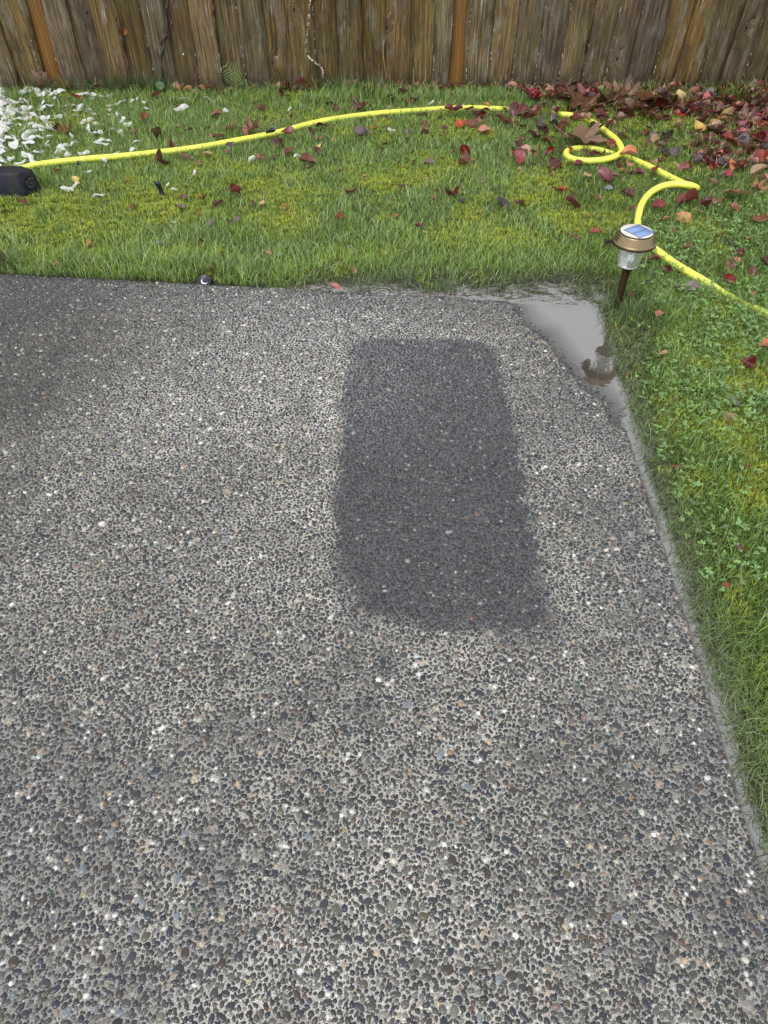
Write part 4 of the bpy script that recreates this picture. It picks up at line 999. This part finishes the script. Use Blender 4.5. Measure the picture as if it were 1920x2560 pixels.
def petal(seed):
    r = np.random.default_rng(seed); n = 18; a = np.arange(n) / n * 2 * math.pi; ph = r.random(5) * 6.28; V = [(0, 0, .02)]
    el = .55 + .4 * r.random()
    for rr in (.35, .7, 1.):
        for k in range(n):
            d = (.5 + .10 * math.sin(2 * a[k] + ph[0]) + .07 * math.sin(3 * a[k] + ph[1]) + .04 * math.sin(7 * a[k] + ph[4])) * rr; x, y = d * math.cos(a[k]), d * math.sin(a[k]) * el
            z = .16 * math.sin(5 * x + ph[2]) + .12 * math.sin(7 * y + ph[3]) - .35 * rr ** 2 * (.5 + .5 * math.sin(a[k] + ph[1])) * .6 + .035 * r.normal() * rr
            V.append((x, y, z))
    j = np.arange(n); k2 = (j + 1) % n; T = np.stack([np.zeros(n, int), 1 + j, 1 + k2], -1)
    Q = np.vstack([np.stack([1 + q_ * n + j, 1 + (q_ + 1) * n + j, 1 + (q_ + 1) * n + k2, 1 + q_ * n + k2], -1) for q_ in range(2)])
    return np.array(V, float), [T, Q]
SH = {'oval': [], 'narrow': [], 'maple': [], 'petal': [], 'curled': []}
for s in range(8):
    SH['oval'].append(oval_leaf(s, .36 + .03 * (s % 3), .5 - .28 * (s % 4), .12 + .22 * (s % 3), .25 + .12 * (s % 2), s % 3 != 0, -.12 + .08 * (s % 3)))
    SH['narrow'].append(oval_leaf(20 + s, .2 + .02 * (s % 3), .5, .35, .5, s % 2 == 0))
    SH['curled'].append(oval_leaf(40 + s, .33, 1.1, .9 + .2 * (s % 2), .8, s % 2 == 0))
    SH['petal'].append(petal(60 + s))
for s in range(6): SH['maple'].append(maple_leaf(80 + s, .35 + .25 * (s % 3)))
for s in range(8, 14): SH['petal'].append(petal(60 + s))
cache = {}
def leaf_mesh(shape, k, m):
    key = (shape, k, m.name)
    if key not in cache:
        V, Fc = SH[shape][k]; me = mesh_np('leaf' if shape != 'petal' else 'petal', V, Fc); me.materials.append(m); cache[key] = me
    return cache[key]
HOSE_PX = np.array([topx(p[0], p[1], p[2]) for p in pth])
LANDM = [('the solar light', 1575, 690), ('the hose loop', 1490, 385), ('the hairpin bend of the hose', 1735, 468), ('the black box', 50, 450), ('the plastic disc', 512, 700), ('the open puddle', 1400, 800),
         ('the fern', 600, 205), ('the black vine foot', 413, 210), ('the middle orange post', 1150, 205), ('the speckled vine foot', 808, 200), ('the white petal heap', 100, 310), ('the crest of the hose', 1110, 272),
         ('the far end of the hose', 1900, 790), ('the yellow spotted leaf', 1745, 321), ('the big tan maple leaf', 1441, 343), ('the straight run of hose', 600, 350), ('the yellow upright leaf', 795, 372),
         ('the mossy lawn middle', 1000, 460), ('the flooded slab edge', 950, 715), ('the tall grass clump', 30, 650), ('the crimson leaf pile', 1860, 345), ('the buttercups', 1780, 860), ('the mossy bank', 1850, 1150)]
def where(px, py, skip=None):
    w = P(px, py); best = None
    for nm, lx, ly in LANDM:
        if nm == skip: continue
        l = P(lx, ly); d = math.hypot(w[0] - l[0], w[1] - l[1])
        if d < .005: continue
        if best is None or d < best[0]: best = (d, nm, w[0] - l[0], w[1] - l[1])
    d, nm, dx, dy = best
    dist = 'just' if d < .1 else 'a hand' if d < .2 else 'a foot' if d < .38 else 'a stride'
    if abs(dx) > abs(dy) * 2: dr = 'right of' if dx > 0 else 'left of'
    elif abs(dy) > abs(dx) * 2: dr = 'behind' if dy > 0 else 'in front of'
    else: dr = ('behind-' if dy > 0 else 'before-') + ('right of' if dx > 0 else 'left of')
    return f'{dist} {dr} {nm}'
shape_word = {'oval': 'oval leaf', 'narrow': 'narrow leaf', 'maple': 'lobed maple leaf', 'curled': 'curled leaf', 'petal': 'petal'}
placed = []
def add_leaf(px, py, size, colour, shape='oval', tilt=.5, z=None, label=None, group=None, name='fallen_leaf', cat='leaf', k=None):
    m = M_PETAL if colour == 'white' else M_PETALP if colour == 'pink flushed white' else LM[colour]
    k = random.randrange(len(SH[shape])) if k is None else k
    s = size * mpp(px, py) * (1.12 if shape != 'petal' else .84)
    zz = (.018 + .18 * s + random.uniform(0, .007)) if z is None else z
    w = P(px, py, zz); o = bpy.data.objects.new(name, leaf_mesh(shape, k, m)); COL.objects.link(o)
    gz_ = float(soil_z(w[:1], w[1:2])[0]); w[2] = max(w[2], gz_ + .012)
    o.location = w; o.scale = (s, s, s * random.uniform(.8, 1.3))
    if shape == 'petal': o.scale = (s * random.uniform(.95, 1.35), s * random.uniform(.65, 1.), s * random.uniform(.6, 1.))
    o.rotation_mode = 'XYZ'; o.rotation_euler = (random.gauss(0.15, tilt * .55), random.gauss(0, tilt * .5), random.uniform(0, 6.283))
    placed.append((o, px, py, size, colour, shape, label, group, cat)); return o
LV = """697 356 33 dark_red;723 381 30 dark_red;690 394 24 dark_red;680 332 28 blackish;720 330 30 dark_red;807 312 36 dark_red;781 328 26 brown;574 361 24 purple_grey;577 317 44 tan maple;625 327 50 brown maple;
581 481 40 crimson curled;547 510 28 crimson;879 480 34 crimson;853 545 26 crimson;654 511 24 tan narrow;630 511 22 brown;593 552 32 purple_grey narrow;523 556 24 purple_grey;795 372 22 yellow narrow;790 380 24 brown curled;
769 406 38 brownish_red;711 215 30 crimson;743 212 30 crimson curled;706 238 30 dark_red;762 242 24 purple_grey;824 258 22 blackish;842 270 26 brownish_red;900 267 40 brown maple;923 235 34 blackish;541 288 28 pink;
651 275 26 pink curled;659 294 18 blackish;905 339 32 purple_grey curled;917 319 14 orange;934 318 16 orange;567 380 20 pink narrow;494 407 28 pink narrow;518 385 22 tan;545 342 32 orange narrow;824 203 36 brown;873 218 34 pink;
943 206 34 crimson;839 400 14 dark_red;943 404 18 grey;651 397 20 pink;166 325 42 brown maple;139 325 30 dark_red;113 212 48 brown maple;188 241 28 crimson;391 342 32 brown curled;420 365 24 brown curled;402 406 44 brownish_red;
466 394 30 pink;362 296 26 orange curled;61 504 36 brownish_red narrow;9 527 22 brown;370 206 26 pink;388 235 30 brownish_red;333 330 18 brown;331 516 18 brown;451 516 22 purple_grey;459 495 16 dark_red;472 325 24 brown;448 218 18 orange;
1141 200 36 crimson;1038 252 26 crimson;1015 254 26 dark_red;1009 235 34 brown;979 245 28 blackish;1061 288 20 brownish_red;1103 294 20 blackish;1121 274 24 crimson;1145 275 28 dark_red;1174 273 26 dark_red;1197 288 36 dark_red;
1212 275 24 crimson;1216 264 20 orange;1154 310 34 bright_red;1188 317 34 pink curled;1209 322 30 pink;1215 333 28 crimson;1029 314 22 orange;1065 310 28 brown maple;1021 333 18 purple_grey;1063 333 24 brownish_red;1102 338 14 tan;
1109 319 20 pink;1249 296 30 brown;1262 308 26 dark_red curled;1287 273 34 dark_red;1308 276 26 brownish_red;1326 293 34 dark_red;1303 316 30 dark_red;1339 316 46 purple_grey curled;1343 345 40 dark_red;1297 370 36 dark_red;
1290 397 40 crimson;1167 380 34 crimson curled;1134 368 22 brown narrow;1070 403 30 purple_grey;1160 413 30 brown curled;1388 417 32 brownish_red;1134 487 38 crimson;1158 508 22 grey curled;1254 507 34 blackish;1298 510 26 brown;
1394 475 28 bright_red;1429 510 44 dark_red;1003 464 20 brown narrow;1377 377 14 blackish;1322 238 40 crimson;1423 345 36 tan maple;1400 327 24 dark_red;1450 343 92 tan maple;1472 355 40 brown maple;1522 355 38 brownish_red;
1494 318 42 blackish;1558 340 30 brown;1491 384 24 crimson;1571 387 36 orange;1638 349 28 tan;1670 340 28 blackish;1745 321 38 yellow;1773 315 34 tan narrow;1789 321 44 brown maple;1814 345 34 crimson;1901 343 46 crimson;1858 355 32 grey;
1657 376 28 blackish;1688 380 30 purple_grey;1720 368 32 brown;1795 384 30 pink;1905 393 36 crimson;1507 450 38 dark_red curled;1520 472 24 grey;1470 437 24 tan;1571 482 34 dark_red;1483 493 22 crimson;1434 481 22 dark_red;
1405 472 20 bright_red;1646 518 34 crimson;1720 503 50 crimson;1765 515 34 crimson curled;1789 509 28 pink;1839 481 62 brown maple;1807 415 38 purple_grey;1839 418 34 orange;1820 437 30 crimson;1898 431 36 tan;1909 446 32 pink;
1895 471 36 orange maple;1787 459 30 pink;1833 522 28 crimson;1898 547 42 brownish_red;1670 544 36 pink;1710 544 38 orange;1670 528 26 brownish_red;1580 522 24 dark_red;1475 540 30 pink narrow;1695 421 28 pink narrow;1717 415 28 dark_red;
1654 402 24 dark_red;1634 404 20 pink;1596 434 26 dark_red;1572 409 22 pink;1447 410 20 crimson;1440 592 22 dark_red;1487 581 24 crimson;1509 581 24 orange narrow;1520 610 44 blackish narrow;1686 578 18 pink;1725 620 22 pink curled;
1865 599 32 pink;1800 589 30 brown narrow;1826 604 34 purple_grey;1666 675 40 dark_red narrow;1637 649 30 brownish_red;1714 718 50 purple_grey;1818 705 34 crimson curled;1883 682 34 brownish_red;1914 662 40 dark_red;1845 636 30 crimson;
1842 649 20 pink;1823 662 34 dark_red;1881 737 26 pink narrow;1649 788 24 pink;1614 709 20 blackish;1577 737 18 brownish_red;1871 910 34 crimson;1912 864 30 orange;1772 807 12 brownish_red;1658 884 24 pink narrow;1826 1045 30 tan;
1839 1006 34 purple_grey;1862 1168 24 crimson narrow;1855 1373 38 brown;1692 1168 22 brownish_red narrow;1816 1463 16 bright_red;224 610 28 orange narrow;137 662 18 orange narrow;534 672 32 pink;505 604 18 dark_red;401 610 18 grey;
403 681 12 orange;332 515 16 brown;874 610 26 brownish_red narrow;887 675 18 pink narrow;700 637 18 purple_grey;667 631 22 pink narrow;841 720 38 pink narrow;1046 566 22 brownish_red;1061 581 9 yellow;191 452 30 yellow narrow;
1422 243 26 yellow;1455 240 40 pink curled;1460 260 80 brown maple;1520 250 60 brown maple;1560 235 60 brown maple;1640 245 90 brown maple;1405 220 34 pink;1375 225 28 pink;1610 208 32 pink maple;1700 247 26 yellow curled;1655 262 44 crimson;
1815 285 40 yellow narrow;1850 265 50 pink narrow;1740 270 40 purple_grey;1770 250 30 pink;1790 232 36 crimson;1880 222 40 pink;1600 270 34 brown;1700 280 30 bright_red;1630 290 60 brown maple;1575 275 40 brown curled;1480 240 36 crimson;
1546 210 34 brownish_red;1502 207 34 dark_red;1435 207 40 brownish_red;1350 207 34 dark_red;1870 300 50 brown maple;1890 250 50 brown maple;1900 300 44 crimson;1845 330 34 pink narrow;1835 352 30 orange;312 80 18 orange;145 428 22 brownish_red"""
for it in LV.replace('\n', '').split(';'):
    t = it.split(); c = t[3].replace('_', ' '); sh = t[4] if len(t) > 4 else 'oval'
    if (t[0], t[1]) == ('312', '80'): continue
    x_, y_, s_ = float(t[0]), float(t[1]), float(t[2])
    d = np.hypot(HOSE_PX[:, 0] - x_, HOSE_PX[:, 1] - y_).min()
    add_leaf(x_, y_, s_, c, sh, .8 if sh in ('curled',) else .55, .06 if d < 9 else None, 'on the hose' if d < 9 else None)
# orange leaf clinging to the red stem on the fence
w = PF(312, 80, YF - .04); o = bpy.data.objects.new('fallen_leaf', leaf_mesh('curled', 1, LM['orange'])); COL.objects.link(o); o.location = w; o.scale = (.034,) * 3; o.rotation_euler = (1.2, .4, .3)
tag(o, 'curled orange leaf caught on the reddish stem against the fence', 'leaf', 'fallen leaves')
# leaf drift at the fence foot: about 60 more as things, the rest joined
def drift_pt():
    while True:
        x, y = random.uniform(1280, 2000), random.uniform(208, 440)
        lim = 232 + 75 * max(0, (x - 1300) / 700) ** .8
        p = 1. if y < lim else (.55 if (x > 1740 and y < 420) else .10)
        if y < 300 and x > 1420: p = max(p, .55)
        if random.random() < p: return x, y
dcol = ['dark red'] * 11 + ['brownish red'] * 7 + ['brown'] * 8 + ['crimson'] * 3 + ['purple grey'] * 1 + ['pink'] * 2 + ['blackish'] * 2 + ['orange', 'tan']
n_more = 299 - len(placed)
for k in range(max(0, n_more)):
    x_, y_ = drift_pt(); x_ = min(x_, 1915); c = random.choice(dcol); sh = random.choice(['oval'] * 9 + ['curled'] * 2 + ['maple', 'narrow', 'narrow'])
    add_leaf(x_, y_, random.uniform(18, 31), c, sh, .6, .02 + random.random() * .03)
# labels: look, place, and among equals the order from the fence
by = {}
def finish_labels(items):
    by = {}
    for it in items:
        o, px, py, size, colour, shape, lab, grp, cat = it
        szw = 'large ' if size > 42 else 'small ' if size < 19 else ''
        base = f"{szw}{colour} {shape_word[shape]} " + ('lying over the hose, ' if lab else '') + where(px, py)
        if len(base.split()) > 15: base = base.replace('lying over the hose, ', 'on hose, ')
        by.setdefault(base, []).append(it)
    od = ['first', 'second', 'third', 'fourth', 'fifth', 'sixth', 'seventh', 'eighth', 'ninth', 'tenth', 'eleventh', 'twelfth', 'thirteenth', 'fourteenth', 'fifteenth', 'sixteenth']
    for base, its in by.items():
        its.sort(key=lambda i: i[2])
        for n_, it in enumerate(its):
            lab = base if len(its) == 1 else f'{base}, {od[min(n_, 15)]} from the fence'
            if len(lab.split()) > 16: lab = lab.replace('lying over the hose, ', 'on hose, ')
            if len(lab.split()) > 16: lab = lab.replace('from the fence', 'from fence').replace(' lobed maple', ' maple')
            if len(lab.split()) > 16: lab = lab.replace('behind and ', '').replace('in front and ', '')
            tag(it[0], lab, it[8], it[7])
for i, it in enumerate(placed): placed[i] = it[:7] + ('fallen leaves',) + it[8:]
finish_labels(placed); n_leaf = len(placed); print('leaves', n_leaf)

# joined litter
Vl, Fl, Ml, off = [], {}, [], 0
mlist = list(dict.fromkeys(dcol)); Ft, Fq4, mt, mq = [], [], [], []
def emit(px, py, size, colour, shape, z, tilt=.6):
    global off
    V, Fc = SH[shape][random.randrange(len(SH[shape]))]; s = size * mpp(px, py) * 1.1; w = P(px, py, z)
    if w[1] > 4.69: w[1] = 4.69
    R = np.array(Euler((random.gauss(0, tilt * .6), random.gauss(0, tilt * .6), random.uniform(0, 6.28))).to_matrix()) * s
    Vl.append(V @ R.T + w); mi = mlist.index(colour)
    for f in Fc:
        (Ft if f.shape[1] == 3 else Fq4).append(f + off); (mt if f.shape[1] == 3 else mq).append(np.full(len(f), mi))
    off += len(V)
for k in range(1050):
    x_, y_ = drift_pt(); emit(x_, y_, random.uniform(14, 29), random.choice(dcol), random.choice(['oval'] * 9 + ['curled'] * 2 + ['maple', 'narrow', 'narrow']), .010 + random.random() * .03)
for k in range(70): emit(random.uniform(700, 1290), random.gauss(217, 4), random.uniform(16, 30), random.choice(dcol), random.choice(['oval', 'curled', 'maple']), .03)
for k in range(26): emit(random.uniform(60, 700), random.gauss(214, 5), random.uniform(14, 26), random.choice(['brown', 'brownish red', 'orange', 'tan']), random.choice(['oval', 'curled']), .03)
for k in range(230):
    x_ = random.uniform(300, 1900); y_ = random.uniform(230, 560) if random.random() < .7 else random.uniform(230, 330)
    if x_ < 900 and random.random() < .6: continue
    emit(x_, y_, random.uniform(8, 17), random.choice(['brown', 'brownish red', 'orange', 'dark red', 'pink', 'tan']), random.choice(['oval', 'curled']), .022)
me = mesh_np('leaf_litter', np.vstack(Vl), [np.vstack(Ft), np.vstack(Fq4)])
for c in mlist: me.materials.append(LM[c])
me.polygons.foreach_set('material_index', np.concatenate(mt + mq).astype(np.int32))
litter = link('leaf_litter', me); tag(litter, 'wet red and brown leaves heaped along the fence foot', 'leaf litter', kind='stuff')
# needles and leaf stalks lying through the drift
Vn, Tn = [], []
for k in range(420):
    x_, y_ = drift_pt() if random.random() < .7 else (random.uniform(150, 1900), random.gauss(215, 5)); p = P(x_, y_, .045 + .02 * random.random()); a = random.random() * 6.28; L = random.uniform(.03, .10); t_ = random.gauss(.15, .3)
    if p[1] > 4.68: p[1] = 4.68
    d = np.array([math.cos(a) * math.cos(t_), math.sin(a) * math.cos(t_) * .5, math.sin(t_)]) * L; sd = np.array([-math.sin(a), math.cos(a), 0]) * .0011; b0 = len(Vn)
    Vn += [p - sd, p + sd, p + d * .5 + sd + np.array([0, 0, .004]), p + d * .5 - sd + np.array([0, 0, .004]), p + d]; Tn += [(b0, b0 + 1, b0 + 2), (b0, b0 + 2, b0 + 3), (b0 + 3, b0 + 2, b0 + 4)]
o = link('dry_stalks', mesh_np('dry_stalks', np.array(Vn), [np.array(Tn)], None, False), M_STRAW); tag(o, 'dry pale stalks scattered through the leaves', 'stalks', kind='stuff')

# petals
n0 = len(placed)
PT = """257 206 26;278 203 20;269 235 42 p;150 228 40;58 222 28 p;81 219 22;200 235 28;234 235 20;289 257 24;451 267 34;463 244 24 p;360 255 22;366 271 24;295 283 20;318 309 24;279 323 24;302 330 26;226 296 20;205 306 18;240 307 28;220 319 36;
240 330 32;250 350 26;272 350 14;340 354 30;285 382 32;148 372 28;172 385 26;210 380 30 p;176 360 26;191 286 24;200 267 34;223 275 30;237 281 22;145 287 32;119 304 30;95 377 32;139 396 22;220 426 24;168 469 36;188 461 26 p;245 487 26;
417 463 24;437 472 14;434 553 28;481 435 26 p;628 394 22;564 275 22;520 245 26;622 315 28;724 271 18;743 387 20;1079 255 26;979 322 24;417 377 20;160 372 14;25 395 30;50 405 40;75 392 24;85 405 30;330 250 14;345 246 16;275 285 16;310 250 12"""
for it in PT.replace('\n', '').split(';'):
    t = it.split(); add_leaf(float(t[0]), float(t[1]), float(t[2]), 'pink flushed white' if len(t) > 3 else 'white', 'petal', .35, .028, None, None, 'petal', 'petal')
k = 0
while k < 175:
    x_, y_ = random.uniform(-60, 330), random.gauss(295, 52)
    if y_ < 222 or y_ > 415: continue
    if random.random() > math.exp(-max(0, x_ - 30) / 105) or (x_ > 140 and random.random() < .35): continue
    x_ = max(x_, 1); k += 1
    add_leaf(x_, y_, random.uniform(16, 32), 'pink flushed white' if random.random() < .16 else 'white', 'petal', .35, .022 + .02 * random.random(), None, None, 'petal', 'petal')
for i in range(n0, len(placed)): placed[i] = placed[i][:7] + ('fallen white petals',) + placed[i][8:]
# petals buried in the heap cannot be told apart: they share one true label
heap = [p for p in placed[n0 + 62:] if p[1] < 140]; loose = placed[n0:n0 + 62] + [p for p in placed[n0 + 62:] if p[1] >= 140]
finish_labels(loose)
heap.sort(key=lambda p: p[2]); od = ['first', 'second', 'third', 'fourth', 'fifth', 'sixth', 'seventh', 'eighth', 'ninth', 'tenth', 'eleventh', 'twelfth', 'thirteenth', 'fourteenth']
for r0 in range(0, len(heap), 13):
    for c_, p in enumerate(sorted(heap[r0:r0 + 13], key=lambda p: p[1])):
        tag(p[0], f'{p[4]} petal in the heap, {od[c_]} from its outer end, {od[r0 // 13]} row from fence', 'petal', 'petals crowded in the heap')

# black strip standing beside a white petal, and a dark scrap on the hose
def strip(px0, py0, px1, py1, wpx, label, m=M_BLK, cat='scrap'):
    a, b_ = P(px0, py0, .01), P(px0, py0, .01) + np.array([0, .015, (py0 - py1) * mpp(px0, py0) * 1.05]); w_ = wpx * mpp(px0, py0) / 2; V = []
    for i in range(6):
        t = i / 5; c_ = a + (b_ - a) * t + np.array([.006 * math.sin(t * 4), .006 * math.sin(t * 5), 0]); ww = w_ * (1 + .25 * math.sin(t * 9))
        V += [c_ - np.array([ww, 0, 0]), c_ + np.array([0, -.003, 0]), c_ + np.array([ww, 0, 0])]
    Fq = [[3 * i + j, 3 * i + j + 1, 3 * i + j + 4, 3 * i + j + 3] for i in range(5) for j in range(2)]
    me = mesh_np('scrap', np.array(V), [np.array(Fq)]); o = link('plastic_strip', me, m); sd = o.modifiers.new('thick', 'SOLIDIFY'); sd.thickness = .002
    return tag(o, label, cat)
strip(402, 498, 402, 458, 13, 'black wet strip standing upright in the lawn against a white petal')
o = oval_leaf(500, .3, .6, .5, .4, False); me = mesh_np('dark_scrap', *o); w = P(196, 408, .052)
q_ = link('dark_scrap', me, M_BLK, None, tuple(w)); q_.scale = (.02, .026, .02); q_.rotation_euler = (.6, .3, .5); tag(q_, 'tiny black leaf scrap stuck on the hose above the grass near the black box', 'scrap')
# weed leaf by the vine foot
V, Fc = oval_leaf(501, .42, .4, .1, .2, False); q_ = link('weed_leaf', mesh_np('weed_leaf', V, Fc), M_WEED, None, tuple(P(400, 214, .06))); q_.scale = (.062,) * 3; q_.rotation_euler = (.9, 0, .2); tag(q_, 'single broad green weed leaf at the foot of the black vine', 'weed')
print('tris', sum(len(o.data.polygons) for o in COL.objects if o.type == 'MESH'))
